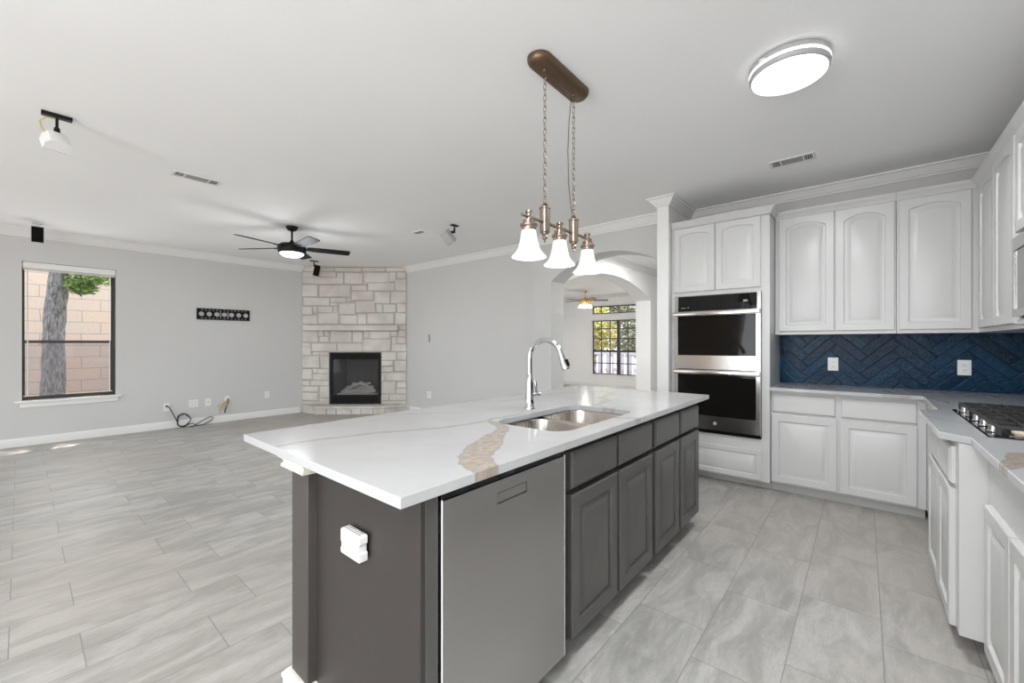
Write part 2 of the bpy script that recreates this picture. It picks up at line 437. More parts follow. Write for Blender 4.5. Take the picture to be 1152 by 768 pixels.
def front(m, o, ax, n, w_, h, prof, arch=0.0, K=12):
    """a door or drawer front: o lower left back corner, ax along the width, n outward; prof = (inset, depth, arched)"""
    o, ax, n = Vector(o), Vector(ax), Vector(n); up = Vector((0, 0, 1)); R = []
    for ins, dep, arched in prof:
        pts = [(ins, ins), (w_-ins, ins)]
        for k in range(K+1):
            xx = (w_-ins)-(w_-2*ins)*k/K
            drop = arch*((2*(xx-w_/2)/(w_-2*ins))**2) if arched else 0
            pts.append((xx, h-ins-drop))
        R.append([o+ax*a+up*b+n*dep for a, b in pts])
    return m.rings(R)
YZ = lambda a, b, c: (c, a, b)      # profile in Y,Z extruded along X
XZ = lambda a, b, c: (a, c, b)      # profile in X,Z extruded along Y
def rect(a, b, c, d): return [(a, b), (c, b), (c, d), (a, d)]
def rrect(a, b, c, d, r, n=6):
    out = []
    for cx, cy, s0 in ((c-r, d-r, 0), (a+r, d-r, 1), (a+r, b+r, 2), (c-r, b+r, 3)):
        for k in range(n+1):
            t = (s0 + k/n)*PI/2; out.append((cx+r*math.cos(t), cy+r*math.sin(t)))
    return out

# ------------------------------------------------------------------ room shell
CE = 2.743
struct('floor', MB().box((-3.65, -1.1, -.1), (11.4, 8.45, 0)), 'floor_tile')
struct('ceiling', MB().box((-3.65, -1.1, CE), (11.4, 8.45, CE+.1)), 'ceiling_paint')
WL = 8.10
struct('wall_left', MB().prism(rect(-3.65, 0, 4.92, CE), WL, WL+.16, [rect(.013, .565, .886, 2.34)], XZ), 'wall_paint')
struct('wall_back', MB().box((4.77, 3.53, 0), (4.92, WL, CE)), 'wall_paint')
def arc(c, half, spring, rise, n=20):
    R = (half*half+rise*rise)/(2*rise); zc = spring+rise-R; t0 = math.asin(half/R)
    return [(c+R*math.sin(t), zc+R*math.cos(t)) for t in [-t0+2*t0*k/n for k in range(n+1)]]
pa = [(1.585, 0), (1.60, 0)] + arc(2.4065, .8065, 2.125, .29) + [(3.213, 0), (3.53, 0), (3.53, CE), (1.585, CE)]
struct('wall_archway', MB().prism(pa, 4.62, 4.925, (), YZ), 'wall_paint')
pb = [(4.925, CE)] + arc(6.4875, 1.5625, 2.145, .302) + [(8.05, 0), (11.2, 0), (11.2, CE)]
struct('wall_hall', MB().prism(pb, 3.213, 3.52, (), XZ), 'ceiling_paint')
struct('wall_stub', MB().box((4.14, 1.470, 0), (11.2, 1.585, CE)), 'trim_paint')
struct('wall_kitchen', MB().box((4.80, -1.1, 0), (4.95, 1.470, CE)), 'wall_paint')
struct('wall_right', MB().prism(rect(-3.65, 0, 4.80, CE), -1.1, -.95, [rect(-2.8, .05, -.6, 2.25)], XZ), 'wall_paint')
struct('wall_far', MB().prism(rect(1.585, 0, WL+.16, CE), 11.2, 11.36, [rect(4.60, .37, 6.286, 1.98), rect(4.60, 2.171, 6.286, 2.41)], YZ), 'ceiling_paint')
struct('wall_far_left', MB().box((4.92, WL, 0), (11.2, WL+.16, CE)), 'ceiling_paint')
struct('wall_rear', MB().prism(rect(-.95, 0, WL, CE), -3.65, -3.5, [rect(4.7, .05, 7.1, 2.3), rect(.85, .05, 2.45, 2.3), rect(-.65, .75, .45, 2.2)], YZ), 'wall_paint')

crown = [(0, 2.640), (.012, 2.640), (.016, 2.655), (.028, 2.662), (.034, 2.680), (.060, 2.708), (.064, 2.722), (.082, 2.728), (.084, CE), (0, CE)]
struct('trim_1', MB().sweep([(-3.5, WL), (3.445, WL)], crown), 'trim_paint')
struct('trim_2', MB().sweep([(4.77, 6.65), (4.77, 3.53), (4.62, 3.53), (4.62, 1.585)], crown), 'trim_paint')
crown_k = [(o_, CE-(CE-z_)*.80) for o_, z_ in crown]
struct('trim_5', MB().sweep([(4.62, 1.585), (4.14, 1.585), (4.14, 1.470), (4.80, 1.470), (4.80, -.95), (-3.5, -.95)], crown_k), 'trim_paint')
struct('trim_3', MB().sweep([(4.925, 3.213), (11.2, 3.213)], crown), 'trim_paint')
struct('trim_4', MB().sweep([(11.2, WL), (11.2, 3.52)], crown), 'trim_paint')
base = [(0, 0), (.016, 0), (.016, .082), (.011, .098), (.006, .107), (0, .107)]
struct('baseboard_left', MB().sweep([(-3.5, WL), (3.40, WL)], base), 'trim_paint')
struct('baseboard_back', MB().sweep([(4.77, 6.55), (4.77, 3.53), (4.62, 3.53), (4.62, 3.213), (4.925, 3.213)], base), 'trim_paint')
struct('baseboard_far', MB().sweep([(11.2, WL), (11.2, 3.52)], base), 'trim_paint')

# window in the TV wall
def window_left():
    o = tag(MB().prism(rect(.015, .567, .884, 2.338), WL+.075, WL+.125, [rect(.030, .585, .854, 2.31)], XZ).build('window_1', 'dark_bronze'), kind='structure')
    x0, x1 = .030, .854
    m = MB()
    for a, b in (((x0, WL+.085, 1.30), (x1, WL+.115, 1.335)), ((x0, WL+.085, .585), (x1, WL+.115, .612)), ((x0, WL+.085, .625), (x0+.012, WL+.115, 1.30)), ((x1-.022, WL+.080, .625), (x1, WL+.115, 1.30))): m.box(a, b)
    m.build('lower_sash', 'dark_bronze', o)
    m = MB()
    for a, b in (((x0, WL+.095, 1.335), (x0+.010, WL+.12, 2.31)), ((x1-.014, WL+.095, 1.335), (x1, WL+.12, 2.31)), ((x0, WL+.095, 2.29), (x1, WL+.12, 2.31))): m.box(a, b)
    m.build('upper_sash', 'dark_bronze', o)
    MB().box((x0+.01, WL+.105, 1.335), (x1-.014, WL+.108, 2.29)).build('pane', 'pane', o)
    MB().box((x0+.012, WL+.098, .625), (x1-.022, WL+.101, 1.30)).build('pane', 'pane', o)
    MB().box((x0+.012, WL+.119, .625), (x1-.022, WL+.120, 1.30)).build('insect_screen', 'screen_mesh', o)
    MB().box((-.045, WL-.045, .541), (.938, WL+.075, .567), .006, 2).build('window_sill', 'trim_paint', o)
    MB().box((-.005, WL-.018, .480), (.902, WL+.0, .541), .004).build('apron', 'trim_paint', o)
    m = MB()
    m.box((.0135, WL, .567), (.0165, WL+.075, 2.34)); m.box((.8825, WL, .567), (.8855, WL+.075, 2.34)); m.box((.0135, WL, 2.337), (.8855, WL+.075, 2.3395))
    m.build('window_return', 'trim_paint', o)
    m = MB(); m.box((.022, WL+.012, 2.255), (.878, WL+.062, 2.333), .004)
    for k in range(5): m.box((.026, WL+.018, 2.247-k*.004), (.874, WL+.056, 2.2495-k*.004))
    m.build('raised_blind', 'white_plastic', o)
    MB().box((.058, WL+.078, .628), (.070, WL+.092, 2.29)).build('side_track', 'white_plastic', o)
    MB().box((.822, WL+.078, .628), (.830, WL+.092, 2.29)).build('side_track', 'white_plastic', o)
window_left()

def window_far(name, y0, y1, z0, z1, hz, thick_mid=True, rail=None):
    o = tag(MB().prism(rect(y0+.003, z0+.003, y1-.003, z1-.003), 11.25, 11.30, [rect(y0+.03, z0+.03, y1-.03, z1-.03)], YZ).build(name, 'dark_bronze'), kind='structure')
    m = MB(); ym = (y0+y1)/2
    if thick_mid: MB().box((11.24, ym-.045, z0+.03), (11.30, ym+.045, z1-.03)).build('mullion', 'dark_bronze', o)
    n = 6
    for k in range(1, n):
        if thick_mid and k == 3: continue
        y = y0+(y1-y0)*k/n; m.box((11.262, y-.013, z0+.03), (11.285, y+.013, z1-.03))
    for z in hz: m.box((11.264, y0+.03, z-.013), (11.283, y1-.03, z+.013))
    m.build('muntin_grid', 'dark_bronze', o)
    if rail: MB().box((11.245, y0+.03, rail-.03), (11.30, y1-.03, rail+.03)).build('meeting_rail', 'dark_bronze', o)
    MB().box((11.29, y0+.03, z0+.03), (11.293, y1-.03, z1-.03)).build('pane', 'pane', o)
    m = MB().prism(rect(y0-.03, z0-.03, y1+.03, z1+.03), 11.185, 11.20, [rect(y0, z0, y1, z1)], YZ); m.build('casing', 'trim_paint', o)
window_far('window_2', 4.60, 6.286, .37, 1.98, (1.729, 1.432, .705), True, 1.066)
window_far('window_3', 4.60, 6.286, 2.171, 2.41, (), False)
def window_rear(name, y0, y1, z0, z1):
    o = tag(MB().prism(rect(y0, z0, y1, z1), -3.60, -3.54, [rect(y0+.06, z0+.06, y1-.06, z1-.06)], YZ).build(name, 'white_plastic'), kind='structure')
    MB().box((-3.60, (y0+y1)/2-.04, z0+.06), (-3.54, (y0+y1)/2+.04, z1-.06)).build('mullion', 'white_plastic', o)
    MB().box((-3.572, y0+.06, z0+.06), (-3.569, y1-.06, z1-.06)).build('pane', 'pane', o)
def fill_door_right():
    o = tag(MB().prism(rect(-2.8, .05, -.6, 2.25), -1.06, -1.0, [rect(-2.74, .11, -.66, 2.19)], XZ).build('added_door_3', 'white_plastic'), kind='structure')  # unseen glazed door added to go with the right-hand fill
    MB().box((-1.74, -1.06, .11), (-1.66, -1.0, 2.19)).build('mullion', 'white_plastic', o)
    MB().box((-2.74, -1.032, .11), (-.66, -1.029, 2.19)).build('pane', 'pane', o)
fill_door_right()
window_rear('door_1', 4.7, 7.1, .05, 2.3); window_rear('door_2', .85, 2.45, .05, 2.3); window_rear('window_4', -.65, .45, .75, 2.2)

d4 = tag(MB().box((-3.5, 2.62, 0), (-3.455, 3.72, 2.1), .004).build('reflection_door', 'door_wood'), kind='structure')  # unseen door added to give the oven steel a warm reflection
m = MB()
for a_, b_ in ((2.74, 3.12), (3.22, 3.60)):
    for z0_, z1_ in ((.15, .95), (1.08, 1.98)): front(m, (-3.456, a_, z0_), (0, 1, 0), (1, 0, 0), b_-a_, z1_-z0_, [(0, 0, 0), (0, .006, 0), (.03, .014, 0)])
m.build('raised_panel', 'door_wood', d4)
MB().lathe((-3.455, 2.69, 1.0), [(0, 0), (.025, 0), (.025, .006), (.010, .012), (.012, .04), (.026, .05), (.026, .065), (0, .07)], 18, (1, 0, 0)).build('door_knob', 'brass', d4)
# ------------------------------------------------------------------ outside
struct('ground', MB().box((-30, -30, -.45), (45, 45, -.12)), 'soil')
tag(MB().box((-14, 10.9, -.12), (8, 11.2, 5.2)).build('wall_neighbour', 'neighbour_stone'), kind='structure')
tag(MB().box((-3.65, WL+.16, 2.86), (4.9, WL+.45, 2.96)).build('sun_trim_eave', 'trim_paint'), kind='structure')  # unseen eave, depth chosen to cut the sun patch on the floor
def leaves(m, blobs, n, size):
    t = bmesh.new()
    for _ in range(n):
        c, r = random.choice(blobs)
        d = Vector((random.gauss(0, 1), random.gauss(0, 1), random.gauss(0, 1))).normalized()*random.random()**.45
        p = Vector((c[0]+d.x*r[0], c[1]+d.y*r[1], c[2]+d.z*r[2]))
        a = Vector((random.gauss(0, 1), random.gauss(0, 1), random.gauss(0, .6))).normalized(); b = a.orthogonal().normalized()
        b = Matrix.Rotation(random.random()*6.28, 3, a) @ b
        s_ = size*(.6+.8*random.random())
        t.faces.new([t.verts.new(p+a*s_), t.verts.new(p+b*s_*.45), t.verts.new(p-a*s_), t.verts.new(p-b*s_*.45)])
    m.merge(t); return m
def wobble_trunk(pts, rs, seg=18, amp=.1):
    P = []
    T = MB(); R = []
    for (x, y, z), r in zip(pts, rs):
        R.append([Vector((x+r*(1+amp*random.uniform(-1, 1))*math.cos(2*PI*k/seg), y+r*(1+amp*random.uniform(-1, 1))*math.sin(2*PI*k/seg), z)) for k in range(seg)])
    return T.rings(R)
o = thing('shade_tree', 'grey barked tree with green leaves right outside the left window', 'tree', (.32, 9.6, -.12))
zs = [-.15+.12*k for k in range(32)]
wobble_trunk([(.320+.070*max(0, min(1, (z-.4)/2.0))+.01*math.sin(z*3), 9.6, z) for z in zs], [.140-.030*max(0, min(1, z/2.4)) for z in zs]).build('trunk', 'bark', o)
MB().tube([(.42, 9.6, 2.5), (.62, 9.5, 2.55), (.85, 9.4, 2.42), (1.02, 9.35, 2.32)], [.035, .025, .014, .006]).build('branch', 'bark', o)
leaves(MB(), [((.62, 9.42, 2.30), (.22, .20, .22)), ((.60, 9.42, 2.18), (.16, .18, .14)), ((.84, 9.36, 2.34), (.24, .2, .13)), ((.66, 9.40, 2.16), (.16, .15, .10)), ((.8, 9.5, 2.6), (.5, .4, .2))], 1500, .034).merge(leaves(MB(), [((1.28, 9.4, 5.0), (.07, .35, .3)), ((2.0, 9.4, 5.0), (.42, .4, .3)), ((.1, 9.9, 5.2), (.6, .5, .5)), ((1.2, 9.9, 5.6), (.9, .5, .4))], 2600, .05).bm).build('foliage', 'leaf_green', o)  # high clumps are out of view, placed to split the floor sun patch

fo = thing('picket_fence', 'blue grey board fence seen low through the far window', 'fence', (15.5, 7, -.12))
m = MB()
for k in range(46): m.box((15.5, 2+.22*k, -.12), (15.53, 2+.22*k+(.10 if k % 2 else .20), .95), 0)
m.build('board_panel', 'fence_wood', fo)
m = MB()
for z in (.2, .84): m.box((15.44, 2, z), (15.5, 12.1, z+.10))
m.build('fence_rail', 'fence_wood', fo)
m = MB()
for k in range(34): m.box((14.9, 3.0+.30*k, -.12), (14.92, 3.07+.30*k, .78))
m.build('picket_row', 'fence_pale', fo)
for nm, lab, bl, n_, mt in (('yellow_tree', 'yellow green bushy tree beyond the fence in the left half of the far window', [((17.5, 9.6, 1.9), (.9, 1.1, 1.2)), ((17.5, 10.4, 1.0), (.8, 1, 1))], 2600, 'leaf_yellow'),
                            ('dark_tree', 'tall grey green tree beyond the fence in the right half of the far window', [((21.5, 9.9, 3.0), (1.2, 1.6, 1.6)), ((21.5, 11.5, 3.4), (1.2, 1.9, 1.2)), ((21.5, 9.4, 1.4), (1.2, 1.5, 1.0)), ((21.5, 10.4, 4.6), (1.2, 2.2, 1.0))], 7500, 'leaf_grey')):
    c = bl[0][0]; t_ = thing(nm, lab, 'tree', (c[0], c[1], -.12))
    MB().tube([(c[0], c[1], -.2), (c[0]+.1, c[1], 1), (c[0], c[1]+.1, c[2]+.6)], [.14, .11, .05]).build('trunk', 'bark', t_)
    leaves(MB(), bl, n_, .12).build('foliage', mt, t_)

# ------------------------------------------------------------------ fireplace in the corner
FA = Vector((3.445, 8.10)); FB = Vector((4.77, 6.65)); FD = (FB-FA).normalized(); FN = Vector((FD.y, -FD.x))
def fp(s, off, z): q = FA+FD*s+FN*off; return Vector((q.x, q.y, z))
FP = lambda off0: (lambda a, b, c: tuple(fp(a, c, b)))
FF = lambda a, b, c: tuple(fp(a, c, b))
fire = thing('fireplace', 'white limestone corner fireplace with raised hearth and stone mantel shelf', 'fireplace', (4.1, 7.35, 0))
FL = 1.964
m = MB().prism([(0, .135), (.505, .135), (.505, 1.125), (1.475, 1.125), (1.475, .135), (FL, .135), (FL, CE-.005), (0, CE-.005)], -.10, .0, (), FF)
m.build('chimney_breast', 'mortar', fire)
ST = [(-0.01,2.55,0.21,2.64),(0.22,2.55,0.64,2.64),(0.66,2.54,0.77,2.63),(0.79,2.42,1.13,2.63),(1.15,2.46,1.62,2.64),(1.63,2.47,1.75,2.65),(1.78,2.53,1.94,2.64),(-0.0,2.43,0.22,2.54),(0.23,2.42,0.77,2.54),(1.14,2.42,1.21,2.45),(1.23,2.3,1.73,2.45),(1.74,2.3,1.94,2.51),(-0.0,2.18,0.29,2.4),(0.33,2.18,0.9,2.4),(0.93,2.29,1.2,2.39),(0.92,2.12,1.33,2.28),(1.35,2.06,1.64,2.28),(1.66,2.06,1.94,2.28),(0.02,2.0,0.51,2.16),(0.53,2.08,0.81,2.16),(0.83,2.1,0.9,2.14),(0.53,2.01,0.66,2.06),(-0.0,1.84,0.19,1.98),(0.21,1.87,0.29,1.99),(0.3,1.88,0.57,1.99),(0.58,1.87,0.67,2.0),(0.68,1.85,0.99,2.06),(1.01,1.88,1.36,2.1),(1.38,1.88,1.51,2.04),(1.52,1.88,1.75,2.04),(1.77,1.89,1.94,2.05),(-0.0,1.66,0.28,1.82),(0.3,1.66,0.68,1.87),(0.7,1.66,1.03,1.83),(1.04,1.66,1.2,1.85),(1.22,1.66,1.72,1.87),(1.74,1.66,1.94,1.87),(1.79,1.55,1.94,1.64),(-0.0,1.32,0.29,1.53),(0.31,1.43,0.4,1.54),(0.42,1.43,0.5,1.53),(0.33,1.33,0.5,1.42),(0.53,1.32,0.92,1.53),(0.94,1.31,1.14,1.52),(1.15,1.39,1.25,1.53),(1.26,1.38,1.65,1.53),(1.66,1.43,1.78,1.54),(1.8,1.43,1.94,1.54),(1.78,1.29,1.94,1.42),(1.68,1.29,1.77,1.42),(-0.0,1.23,0.16,1.3),(0.18,1.15,0.64,1.3),(0.66,1.15,1.13,1.3),(1.14,1.15,1.66,1.37),(1.68,1.15,1.95,1.28),(0.0,1.07,0.17,1.22),(0.19,1.07,0.32,1.13),(0.34,1.07,0.49,1.13),(0.34,0.83,0.5,1.05),(0.0,0.83,0.32,1.05),(1.49,0.98,1.76,1.13),(1.78,0.98,1.95,1.13),(1.49,0.87,1.7,0.96),(1.73,0.76,1.95,0.97),(1.49,0.75,1.7,0.85),(0.0,0.61,0.18,0.81),(0.2,0.73,0.28,0.81),(0.29,0.73,0.5,0.81),(0.2,0.61,0.5,0.71),(1.56,0.58,1.95,0.74),(1.49,0.58,1.55,0.74),(0.0,0.5,0.14,0.59),(0.16,0.5,0.5,0.6),(0.0,0.38,0.3,0.48),(0.33,0.27,0.5,0.49),(1.49,0.34,1.74,0.56),(1.77,0.45,1.95,0.56),(1.76,0.33,1.95,0.43),(0.0,0.22,0.3,0.36),(0.32,0.2,0.5,0.26),(1.49,0.21,1.62,0.32),(1.63,0.21,1.95,0.32),(0.0,1.56,.07,1.64),(0.0,.145,.5,.19),(1.49,.145,1.95,.19),(.02,2.66,.6,2.735),(.62,2.655,1.1,2.735),(1.12,2.66,1.55,2.735),(1.57,2.665,1.94,2.735)]
def stone(m, s0, z0, s1, z1, o0, o1, j=.008):
    r = lambda: random.uniform(-j, j)
    q = [(s0+r(), z0+r()), (s1+r(), z0+r()), (s1+r(), z1+r()), (s0+r(), z1+r())]
    R = []
    for ins, off in ((0, o0), (0, o1-.008), (.009, o1)):
        cx, cz = (s0+s1)/2, (z0+z1)/2
        R.append([fp(a+(ins if a < cx else -ins), off, b+(ins if b < cz else -ins)) for a, b in q])
    m.rings(R)
m = MB()
for s0, z0, s1, z1 in ST:
    stone(m, max(.004, s0), z0, min(FL-.004, s1), z1, -.01, random.uniform(.010, .022))
m.build('stone_facing', 'limestone', fire)
MB().prism([(.085, -.02), (1.815, -.02), (1.815, .165), (.085, .165)], 1.538, 1.628, (), lambda a, b, c: tuple(fp(a, b, c))).build('mantel_shelf', 'limestone', fire)
hp = [(0.0, 0), (.36, .275), (FL-.36, .275), (FL-0.0, 0)]
m = MB()
for (a0, b0), (a1, b1), cuts in ((hp[0], hp[1], (0, .55, 1)), (hp[1], hp[2], (0, .16, .30, .52, .66, .84, 1)), (hp[2], hp[3], (0, .5, 1))):
    for c0, c1 in zip(cuts, cuts[1:]):
        p0 = Vector((a0+(a1-a0)*c0, b0+(b1-b0)*c0)); p1 = Vector((a0+(a1-a0)*c1, b0+(b1-b0)*c1))
        d_ = (p1-p0).normalized(); p0 = p0+d_*.006; p1 = p1-d_*.006; nn = Vector((-d_.y, d_.x))*.05
        if nn.y > 0: nn = -nn
        m.prism([tuple(p0), tuple(p1), tuple(p1+nn), tuple(p0+nn)], 0.0, .094, (), lambda a, b, c: tuple(fp(a, b, c)))
m.build('hearth_riser', 'limestone', fire)
MB().prism([(.03, 0), (.37, .25), (FL-.37, .25), (FL-.03, 0)], 0.0, .10, (), lambda a, b, c: tuple(fp(a, b, c))).build('hearth_core', 'mortar', fire)
m = MB()
sl = [(-.02, -.0), (.35, .295), (FL-.35, .295), (FL+.02, -.0)]
m.prism(sl, .10, .142, (), lambda a, b, c: tuple(fp(a, b, c)))
m.build('hearth_slab', 'limestone', fire)
fb = thing('gas_firebox', 'black glass fronted gas firebox with grey logs set in the stone fireplace', 'fireplace insert', tuple(fp(.99, 0, .145)))
s0, s1, z0, z1 = .520, 1.462, .150, 1.11
m = MB().prism(rect(s0, z0, s1, z1), -.012, .010, [rect(s0+.055, z0+.17, s1-.04, z1-.115)], FF); m.build('surround', 'black_metal', fb)
for k in range(3):
    MB().prism(rect(s0+.05, z1-.10+k*.028, s1-.05, z1-.085+k*.028), .006, .014, (), FF).build('louver', 'black_matte', fb)
    MB().prism(rect(s0+.05, z0+.04+k*.035, s1-.05, z0+.055+k*.035), .006, .014, (), FF).build('louver', 'black_matte', fb)
MB().prism(rect(s0+.05, z0+.165, s1-.035, z1-.11), -.010, -.006, (), FF).build('glass_front', 'firebox_glass', fb)
m = MB()
for q in (rect(s0+.03, z0+.12, s1-.02, z0+.15), rect(s0+.03, z1-.10, s1-.02, z1-.07)): m.prism(q, -.40, -.012, (), FF)
m.prism(rect(s0+.16, z0+.12, s1-.16, z1-.07), -.42, -.40, (), FF)
for sa, sb in ((s0+.03, s0+.16), (s1-.02, s1-.16)):
    R = [[fp(sa, -.012, z) for z in (z0+.12, z1-.07)] + [fp(sb, -.41, z) for z in (z1-.07, z0+.12)]]
    R.append([q+Vector((FD.x, FD.y, 0))*(.01 if sa < 1 else -.01)*-1 for q in R[0]])
    m.rings(R)
m.build('fire_chamber', 'firebrick', fb)
m = MB()
m.prism(rect(s0+.10, z0+.15, s1-.09, z0+.185), -.36, -.08, (), FF); m.build('ember_bed', 'log_ash', fb)
def log(p, q, r):
    P = Vector(p); Q = Vector(q); n = 9
    pts = [P.lerp(Q, k/n)+Vector((0, 0, .012*math.sin(k*1.7))) for k in range(n+1)]
    MB().tube([tuple(t) for t in pts], [r*(.6 if k in (0, n) else 1+.14*math.sin(k*2.3)) for k in range(n+1)], 9).build('log', 'log_ash', fb)
log(fp(.68, -.14, .36), fp(1.34, -.12, .37), .048); log(fp(.72, -.26, .40), fp(1.28, -.26, .43), .055)
log(fp(.75, -.11, .39), fp(1.02, -.25, .52), .035); log(fp(1.30, -.12, .40), fp(1.0, -.26, .53), .036); log(fp(.86, -.20, .50), fp(1.22, -.22, .51), .03)

# ------------------------------------------------------------------ cabinet fronts
RAISED = [(0, -.018, 0), (0, .016, 0), (.004, .020, 0), (.056, .020, 1), (.060, .008, 1), (.069, .007, 1), (.098, .018, 1), (.102, .019, 1)]
RAISED_S = [(0, -.018, 0), (0, .016, 0), (.004, .020, 0), (.040, .020, 0), (.045, .012, 0), (.052, .011, 0), (.066, .018, 0)]
SLAB = [(0, -.018, 0), (0, .012, 0), (.010, .020, 0), (.012, .020, 0)]
def door(parent, name, o, ax, n, w_, h, mat, prof=RAISED, arch=0.0):
    return front(MB(), o, ax, n, w_, h, prof, arch).build(name, mat, parent)
NX, NY, PX, PY = (-1, 0, 0), (0, -1, 0), (1, 0, 0), (0, 1, 0)

def panels(m, x0, x1, y0, y1, z0, z1, t=.018, open_side=None, top=False):
    """an open cabinet carcass made of boards"""
    for side, a, b in (('x0', (x0, y0, z0), (x0+t, y1, z1)), ('x1', (x1-t, y0, z0), (x1, y1, z1)), ('y0', (x0+t, y0, z0), (x1-t, y0+t, z1)), ('y1', (x0+t, y1-t, z0), (x1-t, y1, z1))):
        if side != open_side: m.box(a, b)
    m.box((x0+t, y0+t, z0), (x1-t, y1-t, z0+t))
    if top: m.box((x0+t, y0+t, z1-t), (x1-t, y1-t, z1))
    return m

# ------------------------------------------------------------------ island
VF = .89                                    # plane of the dark door fronts
def island_unit(name, label, x0, x1, doors, drawers, origin):
    t = thing(name, label, 'cabinet', origin, 'dark base cabinets of the island')
    m = panels(MB(), x0, x1, VF+.039, 1.480, .10, .884)
    m.build('carcass', 'island_brown_lit', t)
    MB().box((x0, VF+.10, 0), (x1, VF+.115, .10)).build('toe_kick', 'island_brown_lit', t)
    for a, b in doors: door(t, 'door', (a, VF+.020, .105), PX, NY, b-a, .580, 'island_brown_lit')
    for a, b in drawers: door(t, 'drawer_front', (a, VF+.020, .708), PX, NY, b-a, .150, 'island_brown_lit', SLAB)
    return t
island_unit('island_cabinet', 'dark brown sink base cabinet next to the dishwasher, two doors under false drawers', 1.372, 2.284, [(1.429, 1.831), (1.858, 2.262)], [(1.429, 1.831), (1.858, 2.262)], (1.83, 1.2, 0))
island_unit('island_cabinet', 'dark brown island end cabinet nearest the wall ovens, two narrow doors under two drawers', 2.287, 3.125, [(2.307, 2.700), (2.728, 3.105)], [(2.307, 2.700), (2.728, 3.105)], (2.7, 1.2, 0))
t = thing('island_end_panel', 'flat dark brown end panel of the island with a white box on it', 'panel', (.69, 1.2, 0))
MB().box((.68, VF+.002, 0), (.698, 1.480, .884), .002).build('panel', 'island_brown_shaded', t)
MB().box((.698, VF+.002, 0), (.742, VF+.022, .884), .001).build('stile', 'island_brown_lit', t)
MB().box((.676, VF+.001, 0), (.680, 1.462, .085), .001).build('base_strip', 'island_brown_shaded', t)
hw = thing('island_half_wall', 'textured brown half wall with cream cap and base holding up the island counter', 'half wall', (1.9, 1.55, 0))
MB().box((.648, 1.484, 0), (3.125, 1.613, .884), .008, 3).build('core', 'half_wall_brown', hw)
capp = [(.0, .842), (.022, .842), (.027, .845), (.028, .852), (.022, .858), (.020, .864), (.024, .872), (.034, .878), (.036, .884), (0, .884)]
MB().sweep([(.690, 1.486), (.648, 1.486), (.648, 1.613), (3.125, 1.613)], [(-o, z) for o, z in capp]).build('cap_moulding', 'cream_trim', hw)
bp = [(0, 0), (.022, 0), (.022, .066), (.026, .070), (.026, .082), (.016, .092), (.010, .100), (0, .100)]
MB().sweep([(.679, 1.484), (.648, 1.484), (.648, 1.613), (3.125, 1.613)], [(-o, z) for o, z in bp]).build('base_moulding', 'cream_trim', hw)

def dishwasher():
    t = thing('dishwasher', 'stainless steel dishwasher with a recessed pocket handle at the near end of the island', 'dishwasher', (1.05, 1.2, 0))
    x0, x1 = .747, 1.357
    MB().box((x0+.004, VF+.026, .10), (x1-.004, 1.44, .868)).build('tub', 'black_metal', t)
    m = MB().prism(rect(x0, .094, x1, .862), VF-.010, VF+.022, [rect(.971, .789, 1.120, .824)], XZ); m.build('door_panel', 'steel_dishwasher', t)
    MB().box((.9738, VF-.0085, .7918), (1.1172, VF+.01, .8212)).build('pocket_handle', 'steel_dishwasher', t)
    MB().box((x0+.002, VF-.004, .864), (x1-.002, VF+.024, .880)).build('control_strip', 'black_glass', t)
    MB().box((x0-.0012, VF-.0108, .094), (x0+.0006, VF-.006, .866)).build('edge_highlight', 'white_metal', t)  # white strips stand in for the highlights along both door edges
    MB().box((x1-.0006, VF-.0108, .094), (x1+.0012, VF-.006, .866)).build('edge_highlight', 'white_metal', t)
    MB().box((x0+.004, VF+.09, 0), (x1-.004, VF+.11, .094)).build('toe_panel', 'black_metal', t)
dishwasher()

hole = rrect(1.480, .978, 2.238, 1.386, .10, 8)
def slab(m, outer, z0, z1, holes=(), c=.003):
    """slab with a small chamfer along its top edge (convex outline)"""
    cx = sum(p[0] for p in outer)/len(outer); cy = sum(p[1] for p in outer)/len(outer)
    m.prism(outer, z0, z1, holes); return m
o = MB(); slab(o, [(.606, .872), (3.292, .872), (3.292, 1.985), (.606, 1.985)], .8855, .915, [hole])
o = o.build('island_countertop', 'quartz_island', origin=(1.95, 1.4, .8855)); tag(o, 'white quartz island countertop with brown and grey veins and a sink cutout', 'countertop')
bev = o.modifiers.new('eased_edge', 'BEVEL'); bev.width = .0025; bev.segments = 2; bev.limit_method = 'ANGLE'; bev.angle_limit = math.radians(50)

sk = thing('kitchen_sink', 'undermount stainless double bowl sink in the island countertop', 'sink', (1.86, 1.18, .885))
def bowl(x0, x1, y0, y1, depth, r):
    n = 7; R = []
    zt = .8835
    for ins, z, rr in ((-.016, zt, r+.016), (0, zt, r), (.003, zt-.01, r), (.008, zt-depth+.03, r), (.022, zt-depth+.006, r-.01), (.045, zt-depth, r-.03)):
        R.append([(x, y, z) for x, y in rrect(x0+ins, y0+ins, x1-ins, y1-ins, max(rr, .01), n)])
    for ins, z, rr in ((.030, zt-depth-.002, r-.02), (.0, zt-depth+.02, r), (-.004, zt-.01, r), (-.016, zt-.002, r+.016)):
        R.append([(x, y, z) for x, y in rrect(x0+ins, y0+ins, x1-ins, y1-ins, max(rr, .01), n)])
    # inner skin capped by its floor, outer skin closing the rim
    m = MB(); m.rings(R[:6], cap0=False, cap1=True); m.rings(R[6:], cap0=True, cap1=False)
    b = m.build('bowl', 'steel_sink', sk)
    cx, cy = (x0+x1)/2, (y0+y1)/2
    MB().lathe((cx, cy, zt-depth), [(0, .002), (.040, .002), (.044, .004), (.048, .001)], 20).build('drain', 'chrome', b)
bowl(1.482, 1.846, .982, 1.376, .19, .085); bowl(1.878, 2.236, .982, 1.384, .20, .085)

